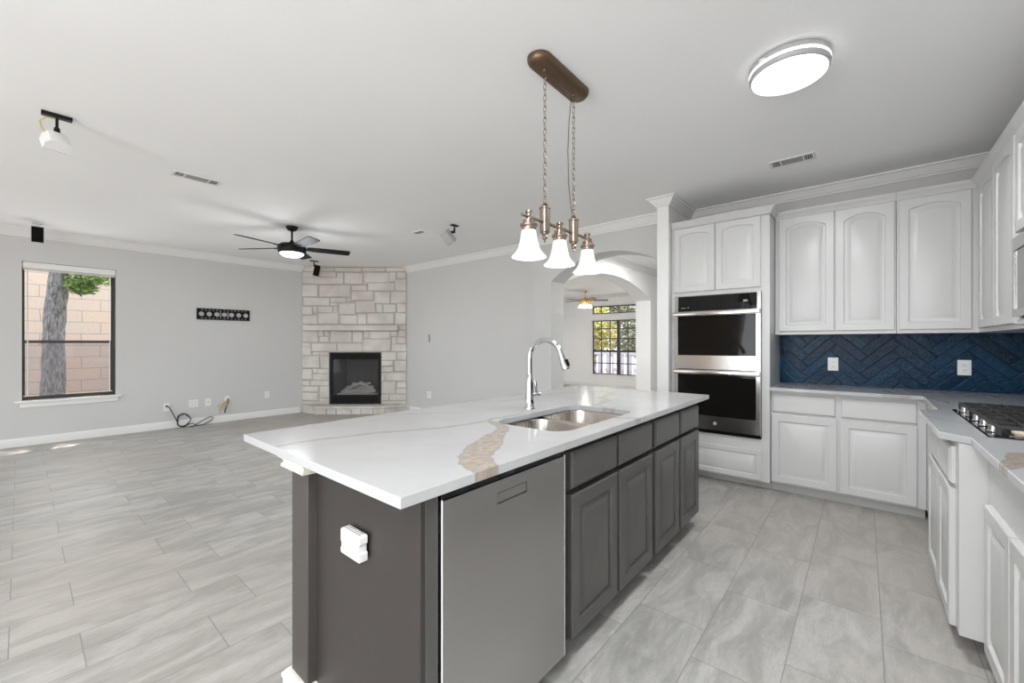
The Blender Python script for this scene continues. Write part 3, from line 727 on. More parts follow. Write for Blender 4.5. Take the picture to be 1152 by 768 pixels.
# faucet
fc = thing('kitchen_faucet', 'tall chrome gooseneck pull-down faucet behind the island sink', 'faucet', (1.92, 1.487, .915))
bx, by = 1.92, 1.487
MB().lathe((bx, by, .915), [(0, 0), (.031, 0), (.031, .006), (.029, .010), (.0265, .014), (.025, .06), (.0215, .14), (.0175, .200), (.0165, .203), (0, .203)], 28).build('body', 'chrome', fc)
dirv = Vector((.10, -1, 0)).normalized()
pts = []
R0 = .104
for k in range(6): pts.append((bx, by, 1.115+(1.210-1.115)*k/5))
for k in range(1, 19):
    a = PI*.915*k/18
    pts.append((bx+dirv.x*R0*(1-math.cos(a)), by+dirv.y*R0*(1-math.cos(a)), 1.210+R0*math.sin(a)))
MB().tube(pts, [.0145]*6+[.0145]*18, 16).build('neck', 'chrome', fc)
e = Vector(pts[-1]); dd = (Vector(pts[-1])-Vector(pts[-2])).normalized()
hd = MB().tube([e-dd*.004, e+dd*.006, e+dd*.045, e+dd*.085, e+dd*.092], [.0155, .0165, .0185, .0225, .0205], 18).build('spray_head', 'chrome', fc)
side = Vector((dd.z, 0, -dd.x)).normalized() if False else Vector((1, 0, 0))
q = e+dd*.052+dirv*.0195
mt = Matrix.Translation(q) @ dd.to_track_quat('Z', 'X').to_matrix().to_4x4()
MB().box((-.010, -.010, -.020), (.010, .010, .020), .004, 2, mt).build('spray_button', 'black_matte', hd)
hb = Vector((bx, by, .995)); sd = Vector((.93, -.37, 0)).normalized()
MB().tube([hb+sd*.012, hb+sd*.050, hb+sd*.054, hb+sd*.066, hb+sd*.068], [.0135, .0135, .0155, .0155, .012], 18).build('handle_hub', 'chrome', fc)
lv = hb+sd*.046
MB().tube([lv+Vector((0, 0, .010)), lv+Vector((-.002, 0, .04)), lv+Vector((-.006, .004, .075)), lv+Vector((-.010, .006, .088))], [.0065, .0075, .0085, .006], 10).build('lever', 'chrome', fc)

# white box on the end panel
ob = thing('outlet_adapter', 'white plastic plug box sticking out of the dark island end panel', 'outlet', (.66, 1.185, .64))
m = MB(); pz = rect(1.132, .646, 1.240, .724)
m.prism([(1.131, .648), (1.238, .648), (1.241, .652), (1.241, .666), (1.236, .668), (1.236, .682), (1.241, .684), (1.241, .720), (1.237, .725), (1.135, .725), (1.131, .721), (1.131, .700), (1.137, .698), (1.137, .676), (1.131, .674)], .643, .672, (), YZ)
b = m.build('housing', 'white_plastic', ob)
mo = b.modifiers.new('soft_edge', 'BEVEL'); mo.width = .0025; mo.segments = 2; mo.limit_method = 'ANGLE'
MB().box((.672, 1.140, .655), (.6795, 1.232, .716)).build('shadow_gap', 'black_matte', ob)  # black slab stands in for the shadow gap behind the box
m = MB()
for k in range(7):
    for q in range(2): m.box((.650+q*.011, 1.145+k*.0125, .7245), (.657+q*.011, 1.151+k*.0125, .7256))
m.build('vent_slot', 'grey_vent', ob)
MB().lathe((.6428, 1.196, .685), [(0, 0), (.003, 0), (.003, .001), (0, .001)], 10, (-1, 0, 0)).build('indicator', 'grey_vent', ob)

# ------------------------------------------------------------------ kitchen wall: oven tower
UF = 4.222                                   # face of the tall oven cabinet
tw = thing('oven_cabinet', 'tall white cabinet housing the double oven, doors above and drawer below', 'cabinet', (4.5, 1.05, 0))
m = MB()
m.box((UF+.02, .623, .075), (4.795, .641, 2.43)); m.box((UF+.02, 1.447, .075), (4.795, 1.465, 2.43))
m.box((UF+.04, .641, .075), (4.795, 1.447, .093)); m.box((UF+.04, .641, 2.412), (4.795, 1.447, 2.43)); m.box((4.777, .641, .093), (4.795, 1.447, 2.412))
m.box((UF+.04, .641, 1.775), (4.777, 1.447, 1.793)); m.box((UF+.04, .641, .425), (4.777, 1.447, .443))
m.build('carcass', 'cabinet_white', tw)
MB().prism(rect(.623, .075, 1.465, 2.43), UF, UF+.02, [rect(.684, .450, 1.430, 1.760)], YZ).build('face_frame', 'cabinet_white', tw)
door(tw, 'door', (UF, 1.066, 1.795), PY, NX, .375, .628, 'cabinet_white', RAISED, .022)
door(tw, 'door', (UF, .690, 1.795), PY, NX, .370, .628, 'cabinet_white', RAISED, .022)
door(tw, 'drawer_front', (UF, .684, .088), PY, NX, .750, .262, 'cabinet_white', RAISED_S)
tr = [(0, 2.43), (.006, 2.43), (.010, 2.445), (.022, 2.460), (.036, 2.478), (.040, 2.488), (0, 2.488)]
MB().sweep([(UF, 1.465), (UF, .623), (4.49, .623)], tr).build('crown_moulding', 'cabinet_white', tw)
MB().box((UF, .623, 2.425), (4.795, 1.465, 2.434)).build('top_board', 'cabinet_white', tw)
MB().box((4.323, .623, 0), (4.341, 1.465, .076)).build('toe_kick', 'toe_shade_grey', tw)

ov = thing('double_oven', 'stainless and black glass double wall oven built into the tall white cabinet', 'oven', (4.4, 1.057, .45))
y0, y1 = .691, 1.424
MB().box((UF+.012, y0+.012, .458), (4.76, y1-.012, 1.752)).build('oven_body', 'black_metal', ov)
fx0 = UF-.020
m = MB()
m.box((fx0, y0-.004, .46), (UF+.012, y0+.026, 1.757)); m.box((fx0, y1-.026, .46), (UF+.012, y1+.004, 1.757)); m.box((fx0, y0+.026, 1.750), (UF+.012, y1-.026, 1.757))
m.build('steel_frame', 'steel', ov)
cp = MB().box((fx0+.002, y0+.028, 1.612), (UF+.012, y1-.028, 1.750)).build('control_panel', 'black_glass', ov)
MB().box((fx0+.0005, y0+.10, 1.672), (fx0+.0025, y0+.135, 1.690)).build('display_window', 'grey_vent', cp)
for yy, zz in ((1.330, 1.637), (1.345, 1.637), (1.360, 1.635), (1.300, 1.641)): MB().box((fx0+.0005, yy, zz), (fx0+.0025, yy+.008, zz+.006)).build('touch_key', 'silver_plastic', cp)

for z0, z1, g0 in ((1.052, 1.604, 1.181), (.486, 1.046, .617)):
    dr = MB().prism(rect(y0-.002, z0, y1+.002, z1), fx0-.022, fx0-.001, [rect(y0+.030, g0, y1-.030, z1-.045)], YZ).build('oven_door', 'steel', ov)
    MB().box((fx0-.020, y0+.0305, g0+.0005), (fx0-.004, y1-.0305, z1-.0455)).build('door_glass', 'oven_glass', dr)
    h = MB(); h.box((fx0-.064, y0-.004, z1-.043), (fx0-.046, y1+.004, z1-.004), .006, 2)
    for yy in (y0+.004, y1-.030): h.box((fx0-.050, yy, z1-.036), (fx0-.022, yy+.026, z1-.010), .003)
    h.build('door_handle', 'steel', dr)
MB().box((fx0-.002, y0-.002, .452), (UF+.012, y1+.002, .482)).build('vent_gap', 'black_matte', ov)
MB().lathe((fx0-.0222, 1.057, .550), [(0, .0), (.016, .0), (.016, .0012), (0, .0012)], 24, (-1, 0, 0)).build('badge', 'silver_plastic', ov)

# base cabinet under the blue tile
bc = thing('base_cabinet', 'white base cabinet against the blue tile wall, two drawers over two doors', 'cabinet', (4.5, .15, 0))
BF = 4.268
panels(MB(), BF, 4.79, -.350, .620, .08, .884).build('carcass', 'cabinet_white', bc)
MB().prism(rect(-.352, .08, .620, .884), BF-.002, BF, (), YZ).build('face_frame', 'cabinet_white', bc)
MB().box((4.323, -.35, 0), (4.341, .620, .08)).build('toe_kick', 'toe_shade_grey', bc)
for a, b in ((.161, .614), (-.303, .145)):
    door(bc, 'door', (BF-.002, a, .094), PY, NX, b-a, .585, 'cabinet_white')
for a, b in ((.170, .610), (-.303, .138)):
    door(bc, 'drawer_front', (BF-.002, a, .700), PY, NX, b-a, .158, 'cabinet_white', SLAB)

# upper cabinets
def upper_trim(path): return MB().sweep(path, [(0, 2.428), (.008, 2.428), (.012, 2.444), (.024, 2.458), (.036, 2.472), (.040, 2.486), (0, 2.486)])
TF = 4.492
uc = thing('wall_cabinet', 'white wall cabinet beside the oven tower with two arched panel doors', 'cabinet', (4.65, .2, 1.38))
panels(MB(), TF, 4.79, -.199, .619, 1.382, 2.43, top=True).build('carcass', 'cabinet_white', uc)
MB().box((TF-.001, -.199, 1.375), (4.79, .619, 1.3825)).build('bottom_rail', 'cabinet_white', uc)
door(uc, 'door', (TF, .190, 1.403), PY, NX, .400, 1.020, 'cabinet_white', RAISED, .045)
door(uc, 'door', (TF, -.190, 1.403), PY, NX, .372, 1.020, 'cabinet_white', RAISED, .045)
upper_trim([(TF, .619), (TF, -.199)]).build('crown_moulding', 'cabinet_white', uc)
uc = thing('corner_wall_cabinet', 'white corner wall cabinet with one wide arched panel door above the right outlet', 'cabinet', (4.65, -.4, 1.38))
panels(MB(), TF, 4.79, -.945, -.202, 1.382, 2.43, top=True).build('carcass', 'cabinet_white', uc)
MB().box((TF-.001, -.66, 1.375), (4.79, -.202, 1.3825)).build('bottom_rail', 'cabinet_white', uc)
door(uc, 'door', (TF, -.604, 1.403), PY, NX, .390, 1.020, 'cabinet_white', RAISED, .030)
upper_trim([(TF, -.202), (TF, -.64)]).build('crown_moulding', 'cabinet_white', uc)
RF = -.640                                    # face of the right wall cabinets
uc = thing('narrow_wall_cabinet', 'white wall cabinet between the corner and the microwave, seen edge on', 'cabinet', (4.0, -.8, 1.38))
panels(MB(), 3.452, TF-.004, -.945, RF, 1.382, 2.43, top=True).build('carcass', 'cabinet_white', uc)
MB().box((3.452, -.945, 1.375), (TF-.004, RF+.001, 1.3825)).build('bottom_rail', 'cabinet_white', uc)
door(uc, 'door', (4.36, RF, 1.403), NX, PY, .44, 1.020, 'cabinet_white', RAISED, .03)
door(uc, 'door', (3.91, RF, 1.403), NX, PY, .44, 1.020, 'cabinet_white', RAISED, .03)
upper_trim([(TF-.004, RF), (3.452, RF)]).build('crown_moulding', 'cabinet_white', uc)
uc = thing('microwave_cabinet', 'white wall cabinet holding the built-in microwave at the right edge', 'cabinet', (3.05, -.8, 1.38))
m = panels(MB(), 2.60, 3.449, -.945, RF, 1.870, 2.43, top=True); m.box((2.60, -.945, 1.40), (2.618, RF, 1.870)); m.box((3.431, -.945, 1.40), (3.449, RF, 1.870)); m.box((2.60, -.945, 1.382), (3.449, RF, 1.400))
m.build('carcass', 'cabinet_white', uc)
MB().box((2.60, -.945, 1.375), (3.449, RF+.001, 1.3825)).build('bottom_rail', 'cabinet_white', uc)
MB().box((2.60, RF, 1.395), (3.44, RF+.012, 1.425), .003).build('shelf_trim', 'cabinet_white', uc)
door(uc, 'door', (3.435, RF, 1.885), NX, PY, .405, .535, 'cabinet_white', RAISED, .02)
door(uc, 'door', (3.02, RF, 1.885), NX, PY, .405, .535, 'cabinet_white', RAISED, .02)
upper_trim([(3.449, RF), (2.60, RF)]).build('crown_moulding', 'cabinet_white', uc)
mw = thing('microwave', 'stainless built-in microwave cut off by the right edge of the picture', 'microwave', (3.04, -.8, 1.43))
MB().box((2.64, -.93, 1.436), (3.425, RF+.004, 1.850)).build('housing', 'black_metal', mw)
MB().prism(rect(2.64, 1.436, 3.428, 1.852), RF+.006, RF+.032, [rect(2.86, 1.475, 3.395, 1.785)], XZ).build('front_frame', 'steel', mw)
MB().box((2.862, RF+.008, 1.477), (3.393, RF+.026, 1.783)).build('door_glass', 'micro_glass', mw)
MB().box((2.66, RF+.032, 1.46), (2.84, RF+.034, 1.83)).build('control_panel', 'black_glass', mw)

# backsplash
o = MB().box((4.788, -.945, .9155), (4.7985, .6225, 1.3745)).build('backsplash', 'herringbone_tile', origin=(4.79, -.16, .9155)); tag(o, 'glossy dark blue herringbone tile backsplash between white cabinets', 'backsplash')
o = MB().box((1.0, -.9495, .9155), (4.786, -.940, 1.3745)).build('backsplash', 'herringbone_tile', origin=(3, -.945, .9155)); tag(o, 'blue herringbone tile backsplash behind the cooktop at the right edge', 'backsplash')

def outlet(name, label, at, n, size=(.075, .12), style='duplex', group=None, cat='outlet', mt='white_plastic'):
    """at = centre on the wall, n = outward normal (axis aligned)"""
    at = Vector(at); n = Vector(n); ax = Vector((-n.y, n.x, 0))
    q = Matrix((( ax.x, 0, n.x, at.x), (ax.y, 0, n.y, at.y), (0, 1, 0, at.z), (0, 0, 0, 1)))
    t = thing(name, label, cat, tuple(at), group)
    a, b = size[0]/2, size[1]/2
    MB().box((-a, -b, 0), (a, b, .006), .002, 1, q).build('cover_plate', mt, t)
    gangs = [0] if size[0] < .1 else [-.023, .023]
    for gx in gangs:
        if style == 'duplex':
            for zz in (-.020, .020):
                r = MB(); r.box((gx-.016, zz-.014, .005), (gx+.016, zz+.014, .0085), .003, 1, q); r = r.build('receptacle', 'white_plastic', t)
                m = MB()
                for xx in (-.006, .006): m.box((gx+xx-.0012, zz-.004, .0084), (gx+xx+.0012, zz+.006, .0090), 0, 1, q)
                m.build('slot', 'black_matte', r)
        elif style == 'switch':
            MB().box((gx-.016, -.033, .005), (gx+.016, .033, .010), .002, 1, q).build('rocker', mt, t)
        elif style == 'jack':
            MB().box((gx-.007, -.007, .005), (gx+.007, .007, .012), .002, 1, q).build('jack', 'black_matte', t)
    return t
outlet('wall_outlet', 'white outlet on the blue tile beside the oven tower', (4.788, .211, 1.107), NX, (.076, .120), 'duplex', 'outlets on the blue tile')
outlet('wall_outlet', 'white outlet on the blue tile under the corner wall cabinet', (4.788, -.606, 1.105), NX, (.076, .120), 'duplex', 'outlets on the blue tile')

# right run: corner filler, cooktop cabinet that bumps out, near cabinets
VS = -.353
cc = thing('corner_base_cabinet', 'white corner base cabinet mostly hidden behind the cooktop cabinet', 'cabinet', (4.0, -.65, 0))
panels(MB(), 3.335, 4.79, -.945, VS-.001, .08, .884).build('carcass', 'cabinet_white', cc)
MB().box((3.335, VS-.07, 0), (4.32, VS-.055, .08)).build('toe_kick', 'toe_shade_grey', cc)
VB = -.300
cb = thing('cooktop_cabinet', 'white base cabinet bumped out under the cooktop, door and drawer seen edge on', 'cabinet', (2.9, -.6, 0))
panels(MB(), 2.485, 3.330, -.945, VB, .10, .884).build('carcass', 'cabinet_white', cb)
MB().box((2.62, VB-.135, 0), (3.31, VB-.12, .10)).build('toe_kick', 'toe_shade_grey', cb)
for a, b in ((2.915, 3.318), (2.570, 2.905)):
    door(cb, 'door', (b, VB, .094), NX, PY, b-a, .585, 'cabinet_white')
    door(cb, 'drawer_front', (b, VB, .700), NX, PY, b-a, .158, 'cabinet_white', SLAB)
VS2 = -.380
nb = thing('near_base_cabinet', 'white base cabinet in the lower right corner nearest the viewer', 'cabinet', (1.7, -.65, 0))
panels(MB(), 1.0, 2.480, -.945, VS2, .10, .884).build('carcass', 'cabinet_white', nb)
MB().box((1.0, VS2-.07, 0), (2.48, VS2-.055, .10)).build('toe_kick', 'toe_shade_grey', nb)
for a, b in ((2.07, 2.430), (1.70, 2.06), (1.33, 1.69)):
    door(nb, 'door', (b, VS2, .094), NX, PY, b-a, .575, 'cabinet_white')

poly = [(4.786, .6215), (4.195, .6215), (4.195, -.332), (3.42, -.332), (3.335, -.247), (2.565, -.247), (2.480, -.332), (1.0, -.332), (1.0, -.938), (4.786, -.938)]
ct = thing('wall_countertop', 'white veined quartz countertop along the blue tile, stepping out at the cooktop', 'countertop', (4.3, 0, .885))
o = MB().prism(poly, .8855, .915).build('slab', 'quartz_wall', ct)
bev = o.modifiers.new('eased_edge', 'BEVEL'); bev.width = .003; bev.segments = 2; bev.limit_method = 'ANGLE'; bev.angle_limit = math.radians(40)

# cooktop
ck = thing('gas_cooktop', 'black and stainless gas cooktop with cast iron grates on the right counter', 'cooktop', (2.98, -.65, .915))
X0, X1, Y0, Y1 = 2.525, 3.440, -.910, -.388
m = MB(); m.box((X0, Y0, .9155), (X1, Y1, .9215), .003); m.build('tray', 'black_glass', ck)
MB().box((X0-.002, Y0-.002, .9152), (X1+.002, Y1+.002, .9175), .001).build('rim', 'steel', ck)
MB().box((X0+.040, Y0+.020, .9215), (X1-.040, Y1-.060, .9245), .001).build('burner_deck', 'steel', ck)
for cx, cy, r in ((2.69, -.53, .045), (2.69, -.78, .036), (2.985, -.66, .058), (3.28, -.53, .040), (3.28, -.78, .045)):
    b = MB().lathe((cx, cy, .9245), [(0, 0), (r*1.25, 0), (r*1.2, .006), (r, .010), (r, .020), (0, .020)], 24).build('burner', 'burner_cream', ck)
    MB().lathe((cx, cy, .9445), [(0, 0), (r*.86, 0), (r*.9, .004), (r*.8, .009), (0, .010)], 24).build('burner_cap', 'black_iron', b)
for gx0, gx1 in ((2.545, 2.835), (2.845, 3.125), (3.135, 3.425)):
    m = MB(); zt = .962
    ya, yb = Y0+.03, Y1-.03
    for y in (ya, yb): m.box((gx0, y-.006, zt-.012), (gx1, y+.006, zt+.004), .002)
    for x in (gx0+.006, gx1-.006): m.box((x-.006, ya, zt-.012), (x+.006, yb, zt+.004), .002)
    n_ = 6
    for k in range(1, n_):
        y = ya+(yb-ya)*k/n_; m.box((gx0+.006, y-.0055, zt-.006), (gx1-.006, y+.0055, zt+.006), .002)
    m.box(((gx0+gx1)/2-.005, ya, zt-.012), ((gx0+gx1)/2+.005, yb, zt+.002), .002)
    for x in (gx0+.008, gx1-.008):
        for y in (ya, yb): m.box((x-.008, y-.008, .9245), (x+.008, y+.008, zt-.008), .002)
    m.build('grate', 'black_iron', ck)
for k in range(5):
    cx = 2.66+.16*k
    kn = MB().lathe((cx, Y1-.032, .9245), [(0, 0), (.019, 0), (.019, .004), (.016, .006), (.015, .026), (.012, .029), (0, .029)], 18).build('knob', 'chrome', ck)

# ------------------------------------------------------------------ pendant over the island
pd = thing('pendant_light', 'bronze three light island pendant hanging from two chains with white bell shades', 'pendant light', (1.886, 1.254, CE))
PYv = 1.254
m = MB(); R = []
for ins, z in ((0, CE-.001), (0, CE-.012), (.004, CE-.026), (.014, CE-.038), (.026, CE-.043)):
    R.append([(x, y, z) for x, y in rrect(1.640+ins, PYv-.064+ins, 2.130-ins, PYv+.064-ins, .062-ins*.9, 8)])
m.rings(R); m.build('canopy', 'bronze_dark', pd)
def chain(x, z_top, z_bot):
    m = MB(); pitch = .028; n_ = int((z_top-z_bot)/pitch); pitch = (z_top-z_bot)/n_
    for k in range(n_):
        zc = z_top-pitch*(k+.5); h = pitch*.5+.0035; wv = .0075; pts = []
        for q in range(14):
            a = 2*PI*q/14; u = wv*math.cos(a); v = (h-wv)*(1 if math.sin(a) >= 0 else -1)+wv*math.sin(a) if abs(math.sin(a)) > .01 else 0
            pts.append((x+u*(1 if k % 2 else 0)*.9+(.0 if k % 2 else 0), PYv+(0 if k % 2 else u), zc+v))
        m.tube(pts, .0017, 5, True)
    m.build('chain', 'nickel_bronze', pd)
for cx in (1.747, 2.025):
    m = MB().lathe((cx, PYv, CE-.043), [(0, 0), (.014, 0), (.012, -.006), (.006, -.010), (0, -.010)][::-1], 14)
    m.build('chain_hook', 'bronze_dark', pd)
    chain(cx, 2.690, 2.022)
    m = MB().lathe((cx, PYv, 1.865), [(0, 0), (.022, 0), (.0262, .004), (.0262, .120), (.029, .123), (.029, .131), (.018, .138), (.012, .150), (.004, .156), (0, .157)], 22)
    c_ = m.build('column', 'nickel_bronze', pd)
    MB().lathe((cx, PYv, 1.865), [(0, -.052), (.004, -.050), (.006, -.044), (.004, -.038), (.012, -.032), (.015, -.022), (.012, -.012), (.018, -.005), (.018, .001), (0, .001)], 18).build('finial', 'nickel_bronze', c_)
    m = MB(); m.tube([(cx, PYv+.009*math.cos(a), 2.028+.011*math.sin(a)) for a in [2*PI*k/14 for k in range(14)]], .002, 6, True); m.build('loop', 'nickel_bronze', c_)
MB().tube([(1.560, PYv, 1.918), (2.215, PYv, 1.918)], .0085, 14).build('bar', 'nickel_bronze', pd)
MB().tube([(2.022, PYv+.012, 2.690), (2.012, PYv+.022, 2.55), (2.006, PYv+.026, 2.38), (2.008, PYv+.022, 2.2), (2.018, PYv+.012, 2.06), (2.022, PYv+.004, 2.02)], .0022, 6).build('cord', 'cord_black', pd)
for cx in (1.613, 1.883, 2.177):
    m = MB().lathe((cx, PYv, 1.850), [(0, .0), (.034, .0), (.036, .006), (.036, .014), (.042, .020), (.043, .030), (.030, .036), (.030, .050), (.014, .056), (.014, .082), (.019, .086), (.019, .096), (.008, .102), (0, .103)], 24)
    f_ = m.build('socket_cup', 'nickel_bronze', pd)
    sh = [(.032, .002), (.036, -.004), (.039, -.022), (.044, -.052), (.050, -.076), (.058, -.098), (.070, -.114), (.084, -.126), (.0875, -.131)]
    prof = sh + [(r-.004, z-.0015) for r, z in reversed(sh)][0:1] + [(r-.004, z) for r, z in reversed(sh[:-1])]
    m = MB(); seg = 36
    Rr = [[(cx+r*math.cos(2*PI*k/seg), PYv+r*math.sin(2*PI*k/seg), 1.850+z) for k in range(seg)] for r, z in prof]
    m.rings(Rr, cap0=False, cap1=False)
    m.build('shade', 'shade_glass', pd)
    MB().lathe((cx, PYv, 1.80), [(0, -.04), (.016, -.034), (.024, -.018), (.024, .0), (.014, .022), (.012, .05), (0, .05)], 16).build('bulb', 'shade_glass', pd)
    light('pendant_lamp', 'POINT', (cx, PYv, 1.735), (0, 0, 0), .7, (1, .98, .95), shadow_soft_size=.03)

# ------------------------------------------------------------------ ceiling fixtures
cl = thing('ceiling_light', 'round flush white ceiling light above the kitchen aisle', 'ceiling light', (2.56, .295, CE))
cx, cy = 2.56, .295
MB().lathe((cx, cy, CE), [(0, -.001), (.167, -.001), (.176, -.006), (.178, -.026), (.174, -.030), (0, -.030)][::-1], 48).build('backplate', 'silver_plastic', cl)
MB().lathe((cx, cy, CE), [(0, -.030), (.175, -.030), (.178, -.034), (.178, -.039), (.175, -.043), (0, -.043)][::-1], 48).build('light_ring', 'light_diffuser', cl)
MB().lathe((cx, cy, CE), [(0, -.043), (.176, -.043), (.178, -.047), (.174, -.066), (.167, -.070), (0, -.070)][::-1], 48).build('rim', 'silver_plastic', cl)
MB().lathe((cx, cy, CE), [(0, -.070), (.166, -.070), (.165, -.074), (.155, -.077), (0, -.079)][::-1], 48).build('diffuser', 'light_diffuser', cl)
MB().box((cx-.166, cy+.08, CE-.034), (cx-.148, cy+.105, CE-.024)).build('release_tab', 'white_plastic', cl)
light('ceiling_lamp', 'AREA', (cx, cy, CE-.085), (0, 0, 0), 25, (.96, .985, 1), shape='DISK', size=.32)

def ceiling_vent(label, x, y, lx, ly, along, dark_end):
    """rectangular register with three louvre banks; along = 'x' or 'y'"""
    t = thing('ceiling_vent', label, 'vent', (x, y, CE), 'ceiling air vents')
    L = lx if along == 'x' else ly; Wd = ly if along == 'x' else lx
    def P(a0, b0, z0, a1, b1, z1):
        return ((x+a0, y+b0, z0), (x+a1, y+b1, z1)) if along == 'x' else ((x+b0, y+a0, z0), (x+b1, y+a1, z1))
    f_ = lambda a, b, c: (x+a, y+b, c) if along == 'x' else (x+b, y+a, c)
    bars = [(-L/2+.018, -L*.26), (-L*.235, L*.235), (L*.26, L/2-.018)]
    MB().prism(rect(-L/2, -Wd/2, L/2, Wd/2), CE-.008, CE-.0005, [rect(a, -Wd/2+.02, b, Wd/2-.02) for a, b in bars], f_).build('frame', 'white_metal', t)
    MB().box(*P(-L/2+.012, -Wd/2+.015, CE-.0016, L/2-.012, Wd/2-.015, CE-.0004)).build('duct', 'dark_vent', t)
    for q, (a, b) in enumerate(bars):
        m = MB()
        if q == 1:
            n_ = 6
            for k in range(n_):
                v = -Wd/2+.022+(Wd-.044)*(k+.5)/n_; m.box(*P(a, v-.0062, CE-.006, b, v+.0062, CE-.002))
        else:
            n_ = 4
            for k in range(n_):
                u = a+(b-a)*(k+.5)/n_; wd_ = .0018 if q == dark_end else .0040
                m.box(*P(u-wd_, -Wd/2+.02, CE-.006, u+wd_, Wd/2-.02, CE-.002))
        m.build('louvre_bank', 'white_metal' if q == dark_end else 'grey_vent', t)
    return t
ceiling_vent('white ceiling vent above the kitchen wall cabinets', 3.94, .43, .155, .30, 'y', 0)
ceiling_vent('ceiling vent at left between the white speaker and the fan', 1.00, 4.455, .345, .145, 'x', 0)
t = thing('ceiling_vent', 'small white ceiling vent beside the silver speaker, dark slot at one end', 'vent', (3.44, 4.41, CE))
MB().prism(rect(3.30, 4.31, 3.60, 4.52), CE-.007, CE-.0005, [rect(3.315, 4.33, 3.40, 4.50)]).build('frame', 'ceiling_paint', t)
m = MB()
for k in range(4): m.box((3.317+k*.021, 4.33, CE-.006), (3.325+k*.021, 4.50, CE-.002))
m.build('louvre_bank', 'grey_vent', t)
MB().box((3.312, 4.325, CE-.0014), (3.402, 4.505, CE-.0004)).build('duct', 'dark_vent', t)

def fan(name, label, c, zc, zrod, zhub, R, n_, a0, body, blade, bw, nlamps=0):
    x, y = c; t = thing(name, label, 'ceiling fan', (x, y, zc))
    MB().lathe((x, y, zc), [(0, -.058), (.022, -.056), (.050, -.044), (.068, -.018), (.070, -.001), (0, -.001)], 28).build('canopy', body, t)
    MB().tube([(x, y, zc-.045), (x, y, zhub+.06)], .011, 14).build('downrod', body, t)
    MB().lathe((x, y, zhub), [(0, -.060), (.132, -.060), (.150, -.052), (.160, -.030), (.163, .005), (.158, .030), (.130, .052), (.060, .066), (.022, .085), (.020, .10), (0, .10)], 40).build('motor_housing', body, t)
    for k in range(n_):
        a = a0+2*PI*k/n_
        q = Matrix.Translation((x, y, zhub+.012)) @ Matrix.Rotation(a, 4, 'Z') @ Matrix.Rotation(math.radians(-12), 4, 'X')
        m = MB(); P_ = [(.165, -bw*.34), (.24, -bw*.46), (R-.02, -bw*.5), (R, -bw*.42), (R, bw*.42), (R-.02, bw*.5), (.24, bw*.46), (.165, bw*.34)]
        m.prism(P_, -.004, .004); m.bm.transform(q)
        b = m.build('blade', blade, t)
        m = MB(); m.box((.10, -.022, -.010), (.23, .022, -.004), .002); m.bm.transform(q); m.build('blade_iron', body, b)
    return t
t = fan('ceiling_fan', 'black five blade ceiling fan with lit round lamp in the living room', (2.182, 5.421), CE, 2.6, 2.470, .675, 5, math.radians(52), 'black_metal', 'black_metal', .135)
MB().lathe((2.182, 5.421, 2.410), [(0, -.045), (.06, -.042), (.10, -.032), (.128, -.014), (.134, .0), (0, .0)], 40).build('lamp_lens', 'fan_lens', t)
light('fan_lamp', 'AREA', (2.182, 5.421, 2.355), (0, 0, 0), 12, (.94, .975, 1), shape='DISK', size=.25)
light('fan_glow', 'POINT', (2.182, 5.421, 2.22), (0, 0, 0), 14, (.94, .975, 1), shadow_soft_size=.22)
t = fan('far_ceiling_fan', 'small brass ceiling fan with lamp cluster seen through the archway', (10.07, 5.86), CE, 2.6, 2.47, .62, 5, math.radians(18), 'brass', 'fan_wood', .13)
for k in range(4):
    a = PI/4+k*PI/2; px, py = 10.07+.13*math.cos(a), 5.86+.13*math.sin(a)
    ar = MB().tube([(10.07, 5.86, 2.40), ((10.07+px)/2, (5.86+py)/2, 2.385), (px, py, 2.37)], .012, 8).build('lamp_arm', 'brass', t)
    MB().lathe((px, py, 2.37), [(0, -.10), (.055, -.10), (.07, -.085), (.05, -.04), (.025, .0), (0, .0)], 16).build('lamp_shade', 'far_lens', ar)
light('far_fan_lamp', 'POINT', (10.07, 5.86, 2.22), (0, 0, 0), 2.5, (1, .95, .88), shadow_soft_size=.08)

